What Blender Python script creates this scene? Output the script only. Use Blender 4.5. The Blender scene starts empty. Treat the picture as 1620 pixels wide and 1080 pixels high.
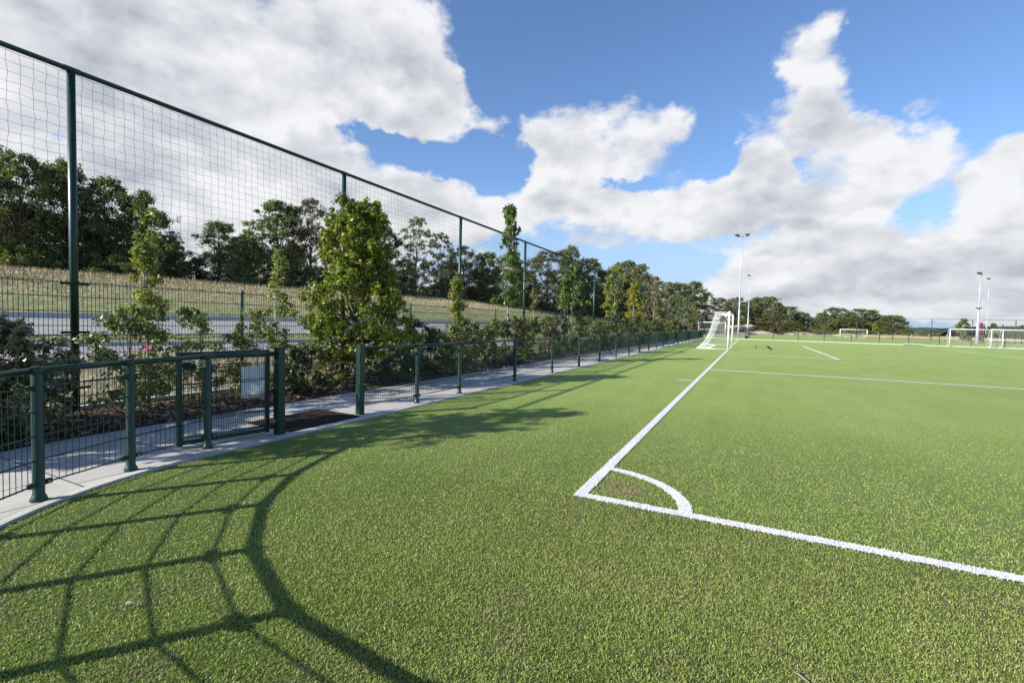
import bpy, bmesh, math, random
import numpy as np
from mathutils import Matrix, Vector

# ------------------------------------------------------------------ camera, world, sun, exposure
scene = bpy.context.scene
COL = scene.collection
cam_d = bpy.data.cameras.new("camera")
cam_d.sensor_width = 36.0
cam_d.lens = 16.775
cam_d.clip_start = 0.05
cam_d.clip_end = 5000
cam = bpy.data.objects.new("camera", cam_d)
COL.objects.link(cam)
CX, CY, CZ = 1.3577, -4.0039, 1.5378
r_, u_, f_ = (0.89392, 0.44756, 0.02436), (-0.04061, 0.02676, 0.99882), (-0.44638, 0.89385, -0.0421)
cam.matrix_world = Matrix(((r_[0], u_[0], -f_[0], CX), (r_[1], u_[1], -f_[1], CY), (r_[2], u_[2], -f_[2], CZ), (0, 0, 0, 1)))
scene.camera = cam
scene.view_settings.view_transform = 'Standard'
scene.view_settings.look = 'None'
scene.view_settings.gamma = 1
scene.view_settings.exposure = 0.72

SUN_EL = math.radians(29.7)
SUN_AZ = math.atan2(-1.05, -1.40)            # where the sun stands, clockwise from +Y
sd = Vector((math.sin(SUN_AZ) * math.cos(SUN_EL), math.cos(SUN_AZ) * math.cos(SUN_EL), math.sin(SUN_EL)))
sun_d = bpy.data.lights.new("sun", 'SUN')
sun_d.energy = 5.0
sun_d.angle = math.radians(0.53)
sun_d.color = (1.0, 0.94, 0.84)
sun = bpy.data.objects.new("sun", sun_d)
COL.objects.link(sun)
sun.rotation_euler = (-sd).to_track_quat('-Z', 'Y').to_euler()


class NT:
    """small helper to write node trees"""
    def __init__(s, nt):
        s.nt = nt
        s.n = nt.nodes
        s.l = nt.links

    def new(s, t, **kw):
        nd = s.n.new(t)
        for k, v in kw.items():
            setattr(nd, k, v)
        return nd

    def put(s, sock, v):
        if isinstance(v, bpy.types.NodeSocket):
            s.l.new(v, sock)
        else:
            sock.default_value = v

    def math(s, op, a, b=0.0, c=None, clamp=False):
        nd = s.new('ShaderNodeMath', operation=op, use_clamp=clamp)
        s.put(nd.inputs[0], a)
        s.put(nd.inputs[1], b)
        if c is not None:
            s.put(nd.inputs[2], c)
        return nd.outputs[0]

    def vec(s, op, a, b=(0, 0, 0)):
        nd = s.new('ShaderNodeVectorMath', operation=op)
        s.put(nd.inputs[0], a)
        s.put(nd.inputs[1], b)
        return nd.outputs['Value'] if op in ('DOT_PRODUCT', 'LENGTH') else nd.outputs[0]

    def noise(s, v, scale, detail=4, rough=.5, dist=0.0, lac=2.0):
        nd = s.new('ShaderNodeTexNoise')
        if v is not None:
            s.l.new(v, nd.inputs['Vector'])
        nd.inputs['Scale'].default_value = scale
        nd.inputs['Detail'].default_value = detail
        nd.inputs['Roughness'].default_value = rough
        nd.inputs['Lacunarity'].default_value = lac
        nd.inputs['Distortion'].default_value = dist
        return nd.outputs['Fac']

    def mix(s, f, a, b, mode='MIX'):
        nd = s.new('ShaderNodeMix', data_type='RGBA', blend_type=mode)
        s.put(nd.inputs[0], f)
        s.put(nd.inputs[6], a if isinstance(a, bpy.types.NodeSocket) else (*a, 1)[:4])
        s.put(nd.inputs[7], b if isinstance(b, bpy.types.NodeSocket) else (*b, 1)[:4])
        return nd.outputs[2]

    def ramp(s, v, lo, hi, a=0.0, b=1.0, smooth=True):
        nd = s.new('ShaderNodeMapRange')
        nd.interpolation_type = 'SMOOTHSTEP' if smooth else 'LINEAR'
        s.put(nd.inputs[0], v)
        nd.inputs[1].default_value = lo
        nd.inputs[2].default_value = hi
        nd.inputs[3].default_value = a
        nd.inputs[4].default_value = b
        return nd.outputs[0]


# ---- sky: Nishita blue with a layout of cumulus given in azimuth / elevation (degrees) and broken up by noise
# (azimuth, elevation, half width, half height, weight)
COV=[(-67.5,23.8,17.8,8.4,0.8),(-53.4,22.0,17.5,9.7,0.8),(-41.1,28.4,6.8,4.4,0.6),(-36.1,23.2,6.3,4.4,0.8),(-68.9,10.5,15.2,8.6,0.7),(-50.3,11.5,18.1,6.9,0.8),(-35.1,12.8,8.2,4.1,0.6),(-39.1,31.3,4.3,3.0,0.4),(-17.5,19.6,10.5,3.9,0.9),(-12.6,22.8,4.1,1.8,0.35),(-22.5,14.6,8.8,3.7,0.7),(-15.8,13.2,9.1,3.4,0.75),(-25.6,20.9,5.2,2.8,0.4),(-9.1,21.0,4.0,2.4,0.3),(5.4,22.7,3.9,4.4,0.95),(6.9,27.3,1.5,1.9,0.45),(2.5,25.3,3.1,1.6,0.4),(9.1,17.9,4.7,3.7,0.95),(13.8,15.5,3.0,2.3,0.5),(-0.6,16.7,3.5,2.4,0.8),(2.5,12.5,9.3,2.8,0.95),(-6.1,12.5,5.7,2.2,0.6),(-4.8,14.0,5.0,2.9,0.5),(-1.4,21.0,1.7,0.8,0.3),(0.4,27.3,3.5,1.1,0.28),(-2.0,26.9,3.0,0.7,0.25),(14.5,18.6,1.3,1.5,0.5),(15.3,19.4,0.8,0.6,0.3),(19.1,12.2,2.7,3.7,0.9),(17.8,9.9,3.3,2.8,0.6),(20.7,15.7,2.0,2.8,0.7),(6.1,7.6,8.2,3.4,0.8),(16.4,5.8,7.1,3.2,0.9),(2.2,5.8,6.0,1.9,0.5),(11.3,2.5,10.4,2.4,0.8),(-0.8,7.9,4.7,1.6,0.35),(-20.0,6.7,10.1,1.3,0.25),(-7.1,5.3,3.9,1.0,0.3),(-25.9,2.1,42.4,1.8,0.5),(-12.8,9.3,5.5,1.7,0.35),(-60.6,4.7,25.6,3.7,0.5),(6.2,3.5,15.4,2.9,0.75),(15.8,1.4,9.1,1.3,0.5),(-67.1,23.6,0.7,0.5,-0.7),(-43.6,20.2,2.2,1.0,-1.0),(-35.9,18.2,7.4,2.1,-1.3),(-39.6,19.5,3.6,1.0,-0.6),(-30.0,16.8,4.5,2.7,-0.8),(-31.0,24.8,1.6,3.5,-0.4),(-70.0,14.1,3.0,1.3,-0.55),(-28.9,29.4,3.7,3.7,-0.8),(-27.9,22.4,1.6,3.6,-0.7),(-9.2,6.4,5.3,2.1,-0.8),(-12.3,16.1,3.1,0.8,-0.5),(-1.0,12.5,2.4,0.8,-0.4),(1.8,27.5,3.4,1.2,-0.2),(-30.1,18.5,3.0,2.6,-0.5),(13.2,10.6,2.2,0.9,-0.7),(3.6,15.6,1.4,0.5,-0.35),(-3.7,18.3,2.1,3.0,-0.8),(11.1,25.3,2.8,2.8,-0.5),(12.3,19.6,1.2,1.5,-0.4),(-3.4,25.2,3.7,3.2,-0.5),(17.4,17.5,1.9,1.4,-0.6),(12.1,23.6,4.0,4.2,-0.6),(-7.4,27.4,8.2,4.6,-0.6),(-4.3,17.8,1.7,2.4,-0.45),(-13.0,15.8,3.5,0.9,-0.55),(-29.8,9.5,2.3,1.0,-0.3),(18.0,20.6,3.0,3.2,-0.6),(-20.7,29.5,10.7,3.7,-0.6)]
GREY=[(-59.0,21.8,8.2,2.6,0.45),(-68.7,21.5,5.5,2.3,0.3),(-49.0,16.8,8.8,2.5,0.35),(-62.5,26.8,8.8,1.4,0.4),(-65.4,12.2,6.0,3.3,0.4),(-39.7,25.8,3.6,2.8,0.15),(-17.9,9.3,11.9,1.3,0.6),(-13.1,19.1,4.8,1.0,0.25),(-0.9,9.9,8.5,0.9,0.4),(4.4,8.3,2.7,0.8,0.35),(7.0,20.2,2.6,3.2,0.3),(0.4,7.1,2.3,0.7,0.5),(17.9,6.0,4.6,0.8,0.35),(12.2,3.1,9.1,0.8,0.4),(15.5,7.8,3.5,0.8,0.3),(7.4,13.5,4.9,1.0,0.25),(-23.2,13.2,5.2,1.1,0.3),(-71.2,15.0,3.3,2.4,0.4),(6.2,5.1,3.1,0.8,0.35),(-20.5,22.5,4.4,1.2,-0.2),(1.1,18.1,3.4,1.5,-0.3),(6.7,26.4,2.1,1.5,-0.2),(18.4,11.8,2.2,2.5,-0.35),(5.4,11.0,5.6,0.9,-0.4),(-21.8,16.0,4.4,2.0,-0.35),(-33.1,23.7,3.7,1.8,-0.2),(-53.9,10.5,7.6,1.6,-0.3),(13.3,9.1,4.2,0.9,-0.3),(-45.2,28.4,4.1,1.6,-0.2)]

world = bpy.data.worlds.new("World")
scene.world = world
world.use_nodes = True
W = NT(world.node_tree)
W.n.clear()
sky = W.new('ShaderNodeTexSky', sky_type='NISHITA')
sky.sun_disc = False
sky.sun_elevation = SUN_EL
sky.sun_rotation = SUN_AZ
sky.air_density = 1.0
sky.dust_density = 0.7
sky.ozone_density = 2.0
tc = W.new('ShaderNodeTexCoord').outputs['Generated']
dirn = W.vec('NORMALIZE', tc)
sx = W.new('ShaderNodeSeparateXYZ')
W.l.new(dirn, sx.inputs[0])
az = W.math('MULTIPLY', W.math('ARCTAN2', sx.outputs[0], sx.outputs[1]), 180 / math.pi)
el = W.math('MULTIPLY', W.math('ARCSINE', sx.outputs[2]), 180 / math.pi)
# noise domain: direction with the height stretched so that clouds lie flatter towards the horizon
zz = W.math('MULTIPLY', W.math('POWER', W.math('MAXIMUM', sx.outputs[2], 0.001), 0.9), 1.55)
cc = W.new('ShaderNodeCombineXYZ')
W.l.new(sx.outputs[0], cc.inputs[0]); W.l.new(sx.outputs[1], cc.inputs[1]); W.l.new(zz, cc.inputs[2])
P = cc.outputs[0]
wn = W.new('ShaderNodeTexNoise'); W.l.new(P, wn.inputs['Vector'])
wn.inputs['Scale'].default_value = 5.5; wn.inputs['Detail'].default_value = 5; wn.inputs['Roughness'].default_value = .6
warp = W.vec('MULTIPLY', W.vec('SUBTRACT', wn.outputs['Color'], (.5, .5, .5)), (12, 9, 0))
ae = W.new('ShaderNodeCombineXYZ')
W.l.new(az, ae.inputs[0]); W.l.new(el, ae.inputs[1])
AE = W.vec('ADD', ae.outputs[0], warp)


def blobsum(L, coord):
    tot = None
    for (a, e, sa, se, w) in L:
        d = W.vec('MULTIPLY', W.vec('SUBTRACT', coord, (a, e, 0)), (1 / sa, 1 / se, 0))
        q = W.vec('DOT_PRODUCT', d, d)
        g = W.math('MULTIPLY', W.math('EXPONENT', W.math('MULTIPLY', q, -1.0)), w)
        tot = g if tot is None else W.math('ADD', tot, g)
    return tot


cov = W.math('MINIMUM', blobsum(COV, AE), 1.15)
# unseen rest of the sky: cloud kept thin to cut the fill light
far_sky = W.ramp(W.math('ABSOLUTE', W.math('ADD', az, 27)), 58, 75)
cov = W.math('ADD', cov, W.math('MULTIPLY', far_sky, .05))
n_a = W.noise(P, 6.5, 9, .52, .1)
n_b = W.noise(P, 14.0, 8, .55, .1)
nn = W.math('ADD', W.math('MULTIPLY', n_a, .6), W.math('MULTIPLY', n_b, .4))
# the same billows sampled a little towards the light give the lit and the shaded side of each heap
Pl = W.vec('ADD', P, (-.018, .004, .045))
n_a2 = W.noise(Pl, 6.5, 5, .45, .1)
n_b2 = W.noise(Pl, 14.0, 5, .5, .1)
nl = W.math('ADD', W.math('MULTIPLY', n_a2, .6), W.math('MULTIPLY', n_b2, .4))
dens = W.math('ADD', cov, W.math('MULTIPLY', W.math('SUBTRACT', nn, .5), 2.5))
alpha = W.ramp(dens, .27, .78)
relief = W.math('SUBTRACT', nn, nl)
gs = blobsum(GREY, AE)
shade = W.math('ADD', W.math('MULTIPLY', gs, .62), W.math('ADD', W.math('MULTIPLY', relief, -2.9), W.math('MULTIPLY', W.math('SUBTRACT', W.noise(P, 3.2, 6, .5), .5), .9)))
thick = W.ramp(dens, .5, 1.5, 0, .22)
low = W.ramp(el, 0, 14, .10, 0)
shade = W.math('ADD', W.math('ADD', shade, thick), W.math('ADD', low, .12), clamp=True)
CL_WHITE = (.555, .56, .575)
CL_GREY = (.24, .265, .315)
ccol = W.mix(shade, CL_WHITE, CL_GREY)
K = 0.10
ccol_s = W.vec('SCALE', ccol)
ccol_s.node.inputs['Scale'].default_value = 1.0 / K * 1.0
# blue of the sky, paler towards the horizon like the moist coast air
skyc = W.mix(1.0, sky.outputs[0], (.84, .98, 1.18), 'MULTIPLY')
hz = W.math('MULTIPLY', W.ramp(el, 0, 17, 1, 0), .92)
skyc = W.mix(hz, skyc, (.29 / K, .385 / K, .52 / K))
out = W.mix(alpha, skyc, ccol_s)
bg = W.new('ShaderNodeBackground')
bg.inputs[1].default_value = K
W.l.new(out, bg.inputs[0])
wo = W.new('ShaderNodeOutputWorld')
W.l.new(bg.outputs[0], wo.inputs[0])
world.cycles.sampling_method = 'MANUAL'
world.cycles.sample_map_resolution = 512


# ================================================================== helpers
rng = np.random.default_rng(7)


def props(o, label=None, cat=None, group=None, kind=None):
    if label: o['label'] = label
    if cat: o['category'] = cat
    if group: o['group'] = group
    if kind: o['kind'] = kind
    return o


def empty(name, loc, label, cat, group=None, rz=0):
    o = bpy.data.objects.new(name, None)
    o.empty_display_size = .2
    COL.objects.link(o)
    o.location = loc
    o.rotation_euler = (0, 0, rz)
    return props(o, label, cat, group)


def link(name, me, parent=None, loc=(0, 0, 0)):
    o = bpy.data.objects.new(name, me)
    COL.objects.link(o)
    o.location = loc
    if parent is not None: o.parent = parent
    return o


def copy_tree(src, loc, rz=0, scale=1.0):
    """copy a thing and its parts (shared meshes)"""
    c = src.copy(); COL.objects.link(c)
    c.location = loc; c.rotation_euler = (0, 0, rz)
    c.scale = (scale, scale, scale) if isinstance(scale, (int, float)) else scale
    for ch in src.children:
        d = ch.copy(); COL.objects.link(d); d.parent = c
        for g in ch.children:
            e = g.copy(); COL.objects.link(e); e.parent = d
    return c


def np_mesh(name, V, F, mats, mi=None, tint=None, smooth=False):
    """V (N,3), F (M,k) constant k -> mesh"""
    V = np.asarray(V, dtype=np.float32); F = np.asarray(F, dtype=np.int32)
    me = bpy.data.meshes.new(name)
    me.vertices.add(len(V)); me.vertices.foreach_set('co', V.ravel())
    k = F.shape[1]
    me.loops.add(F.size); me.loops.foreach_set('vertex_index', F.ravel())
    me.polygons.add(len(F)); me.polygons.foreach_set('loop_start', np.arange(0, F.size, k, dtype=np.int32))
    for m in (mats if isinstance(mats, (list, tuple)) else [mats]): me.materials.append(m)
    if mi is not None: me.polygons.foreach_set('material_index', np.asarray(mi, dtype=np.int32))
    if smooth: me.polygons.foreach_set('use_smooth', np.ones(len(F), dtype=bool))
    if tint is not None:
        at = me.attributes.new('tint', 'FLOAT', 'FACE'); at.data.foreach_set('value', np.asarray(tint, dtype=np.float32))
    me.update(calc_edges=True)
    return me


class MB:
    """collects tubes, boxes, polygons; builds ONE mesh"""
    def __init__(s):
        s.v = []; s.f = []; s.m = []; s.sm = []

    def add(s, vs, fs, m=0, sm=False):
        o = len(s.v); s.v += [tuple(v) for v in vs]
        for f in fs: s.f.append([i + o for i in f]); s.m.append(m); s.sm.append(sm)

    def box(s, c, d, m=0, rz=0, bev=0.0):
        x, y, z = [v / 2 for v in d]; ca, sa = math.cos(rz), math.sin(rz)
        if bev <= 0:
            vs = [(i * x, j * y, k * z) for k in (-1, 1) for j in (-1, 1) for i in (-1, 1)]
            fs = [(0, 2, 3, 1), (4, 5, 7, 6), (0, 1, 5, 4), (2, 6, 7, 3), (0, 4, 6, 2), (1, 3, 7, 5)]
        else:
            b = bev; vs = []; 
            for (zz_, ins) in ((-z, b), (-z + b, 0), (z - b, 0), (z, b)):
                X, Y = x - ins, y - ins
                vs += [(-X + b, -Y, zz_), (X - b, -Y, zz_), (X, -Y + b, zz_), (X, Y - b, zz_), (X - b, Y, zz_), (-X + b, Y, zz_), (-X, Y - b, zz_), (-X, -Y + b, zz_)]
            fs = [tuple(range(7, -1, -1)), tuple(range(24, 32))]
            for L in range(3):
                for q in range(8):
                    a, b2 = L * 8 + q, L * 8 + (q + 1) % 8
                    fs.append((a, b2, b2 + 8, a + 8))
        s.add([(c[0] + vx * ca - vy * sa, c[1] + vx * sa + vy * ca, c[2] + vz) for vx, vy, vz in vs], fs, m)

    def tube(s, pts, r, n=6, m=0, cap=True, sm=True):
        pts = [Vector(p) for p in pts]
        rs = r if isinstance(r, (list, tuple)) else [r] * len(pts)
        vs = []; fs = []; up = None
        for i, p in enumerate(pts):
            if i == 0: t = pts[1] - p
            elif i == len(pts) - 1: t = p - pts[i - 1]
            else: t = (pts[i + 1] - p).normalized() + (p - pts[i - 1]).normalized()
            t = t.normalized() if t.length > 1e-9 else Vector((0, 0, 1))
            if up is None: up = Vector((0, 0, 1)) if abs(t.z) < .9 else Vector((1, 0, 0))
            a = t.cross(up)
            if a.length < 1e-5: a = t.cross(Vector((0, 1, 0)))
            a.normalize(); b = a.cross(t).normalized(); up = b
            for q in range(n):
                th = 2 * math.pi * q / n
                vs.append(p + a * (rs[i] * math.cos(th)) + b * (rs[i] * math.sin(th)))
        for i in range(len(pts) - 1):
            for q in range(n):
                q2 = (q + 1) % n
                fs.append((i * n + q, i * n + q2, (i + 1) * n + q2, (i + 1) * n + q))
        o = len(s.v); s.add(vs, fs, m, sm)
        if cap:
            s.f.append([o + q for q in range(n)][::-1]); s.m.append(m); s.sm.append(False)
            k = o + (len(pts) - 1) * n
            s.f.append([k + q for q in range(n)]); s.m.append(m); s.sm.append(False)

    def lathe(s, c, prof, n=16, m=0):
        """prof: list of (radius, z) from bottom to top"""
        vs = []; fs = []
        for (r, z) in prof:
            for q in range(n):
                th = 2 * math.pi * q / n
                vs.append((c[0] + r * math.cos(th), c[1] + r * math.sin(th), c[2] + z))
        for i in range(len(prof) - 1):
            for q in range(n):
                q2 = (q + 1) % n
                fs.append((i * n + q, i * n + q2, (i + 1) * n + q2, (i + 1) * n + q))
        o = len(s.v); s.add(vs, fs, m, True)
        s.f.append([o + q for q in range(n)][::-1]); s.m.append(m); s.sm.append(False)
        k = o + (len(prof) - 1) * n
        s.f.append([k + q for q in range(n)]); s.m.append(m); s.sm.append(False)

    def mesh(s, name, mats):
        me = bpy.data.meshes.new(name)
        me.from_pydata(s.v, [], s.f)
        for m in (mats if isinstance(mats, (list, tuple)) else [mats]): me.materials.append(m)
        me.polygons.foreach_set('material_index', s.m)
        me.polygons.foreach_set('use_smooth', s.sm)
        me.update()
        return me

    def build(s, name, mats, parent=None, loc=(0, 0, 0)):
        return link(name, s.mesh(name, mats), parent, loc)


# ================================================================== materials
def mat(name, fn):
    m = bpy.data.materials.new(name); m.use_nodes = True
    t = NT(m.node_tree); t.n.clear()
    o = t.new('ShaderNodeOutputMaterial')
    b = t.new('ShaderNodeBsdfPrincipled')
    t.l.new(b.outputs[0], o.inputs[0])
    fn(t, b, o)
    return m


def pos(t): return t.new('ShaderNodeNewGeometry').outputs['Position']
def tint(t): return t.new('ShaderNodeAttribute', attribute_name='tint').outputs['Fac']


def bump(t, b, h, dist, strength=1.0):
    n = t.new('ShaderNodeBump'); t.l.new(h, n.inputs['Height'])
    n.inputs['Distance'].default_value = dist; n.inputs['Strength'].default_value = strength
    t.l.new(n.outputs[0], b.inputs['Normal'])


def turf_tone(t, p):
    """slow changes of tone of the artificial turf: fresher green, yellowish and browner areas, infill showing"""
    a = t.noise(p, .45, 4, .6)
    b = t.noise(p, 2.2, 5, .6)
    return a, b


def pile(t, p, c):
    s = t.vec('MULTIPLY', p, (2.2, .35, 1)); q = t.vec('MULTIPLY', p, (.55, .55, 1))
    c = t.mix(t.ramp(t.noise(s, 1.0, 4, .6), .38, .62, 0, .30), c, t.mix(1.0, c, (.74, .78, .74), 'MULTIPLY'))
    return t.mix(t.ramp(t.noise(q, 1.0, 5, .6), .55, .75, 0, .35), c, t.mix(1.0, c, (1.18, .98, 1.15), 'MULTIPLY'))


def outer_roll(t, p, c):
    # the run-off outside the touchline is laid with another, darker and browner roll of turf
    s = t.new('ShaderNodeSeparateXYZ'); t.l.new(p, s.inputs[0])
    k = t.math('MULTIPLY', t.ramp(s.outputs[1], .03, -.06), t.ramp(s.outputs[0], -2.2, .6, .25, 1))
    w = t.math('ADD', .62, t.math('MULTIPLY', t.noise(p, 1.4, 4, .6), .6))
    return t.mix(t.math('MULTIPLY', k, w, clamp=True), c, t.mix(1.0, c, (.84, .79, .74), 'MULTIPLY'))


def m_turf(t, b, o):
    p = pos(t); a, n2 = turf_tone(t, p)
    fine = t.noise(p, 130, 3, .7)
    mid = t.noise(p, 26, 4, .65)
    c = t.mix(t.ramp(a, .35, .65), (.320, .432, .100), (.365, .465, .124))
    c = t.mix(t.ramp(n2, .52, .75, 0, .4), c, (.33, .36, .15))
    c = t.mix(t.ramp(fine, .36, .62, .3, 0), c, (.12, .17, .05))
    c = t.mix(t.ramp(mid, .3, .7, .15, 0), c, (.15, .21, .07))
    c = outer_roll(t, p, pile(t, p, c))
    # dark rubber infill near the viewpoint, the sheet colour lightening with distance
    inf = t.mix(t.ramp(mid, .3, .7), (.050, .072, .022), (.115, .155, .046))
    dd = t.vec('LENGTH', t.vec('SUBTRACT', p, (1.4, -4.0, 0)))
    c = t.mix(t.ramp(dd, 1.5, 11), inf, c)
    t.put(b.inputs['Base Color'], c)
    b.inputs['Roughness'].default_value = .75
    b.inputs['Specular IOR Level'].default_value = .25
    bump(t, b, t.math('ADD', fine, t.math('MULTIPLY', mid, .8)), .03, 1.0)


def m_blade(t, b, o):
    p = pos(t); a, n2 = turf_tone(t, p); f = tint(t)
    c = t.mix(t.ramp(a, .35, .65), (.245, .345, .066), (.292, .382, .090))
    c = t.mix(t.ramp(f, 0, 1, 0, 1, False), c, t.mix(1.0, c, (1.4, 1.32, 1.55), 'MULTIPLY'))
    c = outer_roll(t, p, pile(t, p, c))
    brown = t.math('MULTIPLY', t.ramp(n2, .46, .68, .12, 1), t.ramp(f, .52, .85))
    c = t.mix(brown, c, (.40, .33, .20))
    # worn spot inside the corner arc, where the rubber infill shows
    d = t.vec('MULTIPLY', t.vec('SUBTRACT', p, (.345, .43, 0)), (3.0, 3.4, 0))
    d = t.math('ADD', t.vec('LENGTH', d), t.math('MULTIPLY', t.math('SUBTRACT', t.noise(p, 14, 3), .5), 1.1))
    c = t.mix(t.math('MULTIPLY', t.ramp(d, .4, 1.0, 1, 0), t.ramp(f, .25, .5, .35, .95)), c, (.42, .29, .20))
    t.put(b.inputs['Base Color'], c)
    b.inputs['Roughness'].default_value = .5
    b.inputs['Specular IOR Level'].default_value = .35
    tr = t.new('ShaderNodeBsdfTranslucent'); t.put(tr.inputs[0], t.mix(1.0, c, (1.2, 1.3, .6), 'MULTIPLY'))
    mx = t.new('ShaderNodeMixShader'); mx.inputs[0].default_value = .25
    t.l.new(b.outputs[0], mx.inputs[1]); t.l.new(tr.outputs[0], mx.inputs[2]); t.l.new(mx.outputs[0], o.inputs[0])


def m_white_turf(t, b, o):
    p = pos(t); f = t.noise(p, 160, 2, .6); g = t.noise(p, 3, 4)
    c = t.mix(t.ramp(f, .3, .65, .5, 0), (.80, .79, .80), (.52, .52, .50))
    c = t.mix(t.ramp(g, .4, .7, 0, .12), c, (.55, .58, .42))
    t.put(b.inputs['Base Color'], c); b.inputs['Roughness'].default_value = .7
    bump(t, b, f, .02, 1)


def simple(col, rough=.5, spec=.5, metal=0.0, var=.12, scale=8.0, bumpd=0.0, bs=60.0):
    def fn(t, b, o):
        p = t.new('ShaderNodeTexCoord').outputs['Object']
        n = t.noise(p, scale, 5, .6)
        d = tuple(max(0, c * (1 - var * 2.2)) for c in col); l = tuple(c * (1 + var) for c in col)
        t.put(b.inputs['Base Color'], t.mix(t.ramp(n, .3, .7), d, l))
        b.inputs['Roughness'].default_value = rough; b.inputs['Specular IOR Level'].default_value = spec
        b.inputs['Metallic'].default_value = metal
        if bumpd: bump(t, b, t.noise(p, bs, 4, .6), bumpd)
    return fn


def m_paving(t, b, o):
    p = pos(t)
    br = t.new('ShaderNodeTexBrick'); t.l.new(p, br.inputs['Vector'])
    br.offset = .5; br.inputs['Scale'].default_value = 1.0
    br.inputs['Brick Width'].default_value = .60; br.inputs['Row Height'].default_value = 1.0
    br.inputs['Mortar Size'].default_value = .009; br.inputs['Mortar Smooth'].default_value = .2
    br.inputs['Color1'].default_value = (.50, .475, .435, 1); br.inputs['Color2'].default_value = (.43, .41, .38, 1)
    br.inputs['Mortar'].default_value = (.10, .095, .085, 1)
    n = t.noise(p, 3, 6, .65); f = t.noise(p, 120, 3, .6)
    c = t.mix(t.ramp(n, .42, .75, 0, .45), br.outputs['Color'], (.26, .25, .23))
    c = t.mix(t.ramp(f, .35, .6, .22, 0), c, (.18, .175, .17))
    t.put(b.inputs['Base Color'], c); b.inputs['Roughness'].default_value = .9
    h = t.math('SUBTRACT', t.math('MULTIPLY', f, .15), t.math('MULTIPLY', br.outputs['Fac'], 1.0))
    bump(t, b, h, .004, 1)


def m_concrete(t, b, o):
    p = pos(t); n = t.noise(p, 2.5, 6, .65); f = t.noise(p, 90, 3)
    c = t.mix(t.ramp(n, .35, .7), (.56, .53, .49), (.43, .41, .37))
    c = t.mix(t.ramp(f, .35, .6, .2, 0), c, (.2, .2, .19))
    t.put(b.inputs['Base Color'], c); b.inputs['Roughness'].default_value = .9; bump(t, b, f, .003)


def m_asphalt(t, b, o):
    p = pos(t); n = t.noise(p, .8, 6, .6); f = t.noise(p, 60, 3)
    c = t.mix(t.ramp(n, .35, .7), (.31, .30, .29), (.24, .235, .23))
    c = t.mix(t.ramp(f, .35, .6, .3, 0), c, (.12, .12, .13))
    t.put(b.inputs['Base Color'], c); b.inputs['Roughness'].default_value = .85; bump(t, b, f, .004)


def m_mulch(t, b, o):
    p = pos(t); n = t.noise(p, 22, 6, .7, 1.0); g = t.noise(p, 1.5, 4)
    c = t.mix(t.ramp(n, .35, .65), (.030, .017, .012), (.17, .105, .075))
    c = t.mix(t.ramp(g, .5, .75, 0, .4), c, (.06, .05, .03))
    t.put(b.inputs['Base Color'], c); b.inputs['Roughness'].default_value = .95; bump(t, b, n, .04, 1)


def m_chip(t, b, o):
    f = tint(t)
    cr = t.new('ShaderNodeValToRGB'); t.l.new(f, cr.inputs[0]); e = cr.color_ramp.elements
    e[0].color = (.05, .028, .02, 1); e[1].color = (.38, .27, .20, 1)
    x = cr.color_ramp.elements.new(.6); x.color = (.15, .085, .06, 1)
    t.l.new(cr.outputs[0], b.inputs['Base Color']); b.inputs['Roughness'].default_value = .9


def m_ground(t, b, o):
    p = pos(t); n = t.noise(p, .06, 6, .6); f = t.noise(p, 3, 6, .7)
    c = t.mix(t.ramp(n, .4, .62), (.10, .17, .045), (.19, .20, .085))
    c = t.mix(t.ramp(f, .35, .65, .45, 0), c, (.055, .08, .03))
    t.put(b.inputs['Base Color'], c); b.inputs['Roughness'].default_value = .95; bump(t, b, f, .15, .8)


def m_slope(t, b, o):
    # rough verge: mown green by the road, long dry grass towards the crest (height of the ground tells which)
    p = pos(t); s = t.new('ShaderNodeSeparateXYZ'); t.l.new(p, s.inputs[0])
    n = t.noise(p, 1.3, 7, .7); g = t.noise(p, .35, 4, .6)
    z = t.math('ADD', s.outputs[2], t.math('MULTIPLY', t.math('SUBTRACT', g, .5), 1.6))
    dry = t.ramp(z, 1.5, 3.3)
    c = t.mix(t.ramp(n, .35, .65), (.15, .18, .055), (.27, .27, .12))
    d = t.mix(t.ramp(n, .3, .7), (.24, .20, .10), (.40, .34, .20))
    c = t.mix(dry, c, d)
    c = t.mix(t.ramp(s.outputs[2], .42, .2), c, t.mix(t.ramp(n, .35, .65), (.17, .14, .09), (.31, .26, .17)))
    t.put(b.inputs['Base Color'], c); b.inputs['Roughness'].default_value = .95; bump(t, b, n, .25, 1)


def m_grasstuft(t, b, o):
    f = tint(t)
    cr = t.new('ShaderNodeValToRGB'); t.l.new(f, cr.inputs[0]); e = cr.color_ramp.elements
    e[0].color = (.12, .17, .035, 1); e[1].color = (.52, .42, .26, 1)
    x = cr.color_ramp.elements.new(.35); x.color = (.25, .27, .10, 1)
    x = cr.color_ramp.elements.new(.6); x.color = (.33, .28, .14, 1)
    t.l.new(cr.outputs[0], b.inputs['Base Color']); b.inputs['Roughness'].default_value = .8


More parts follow.
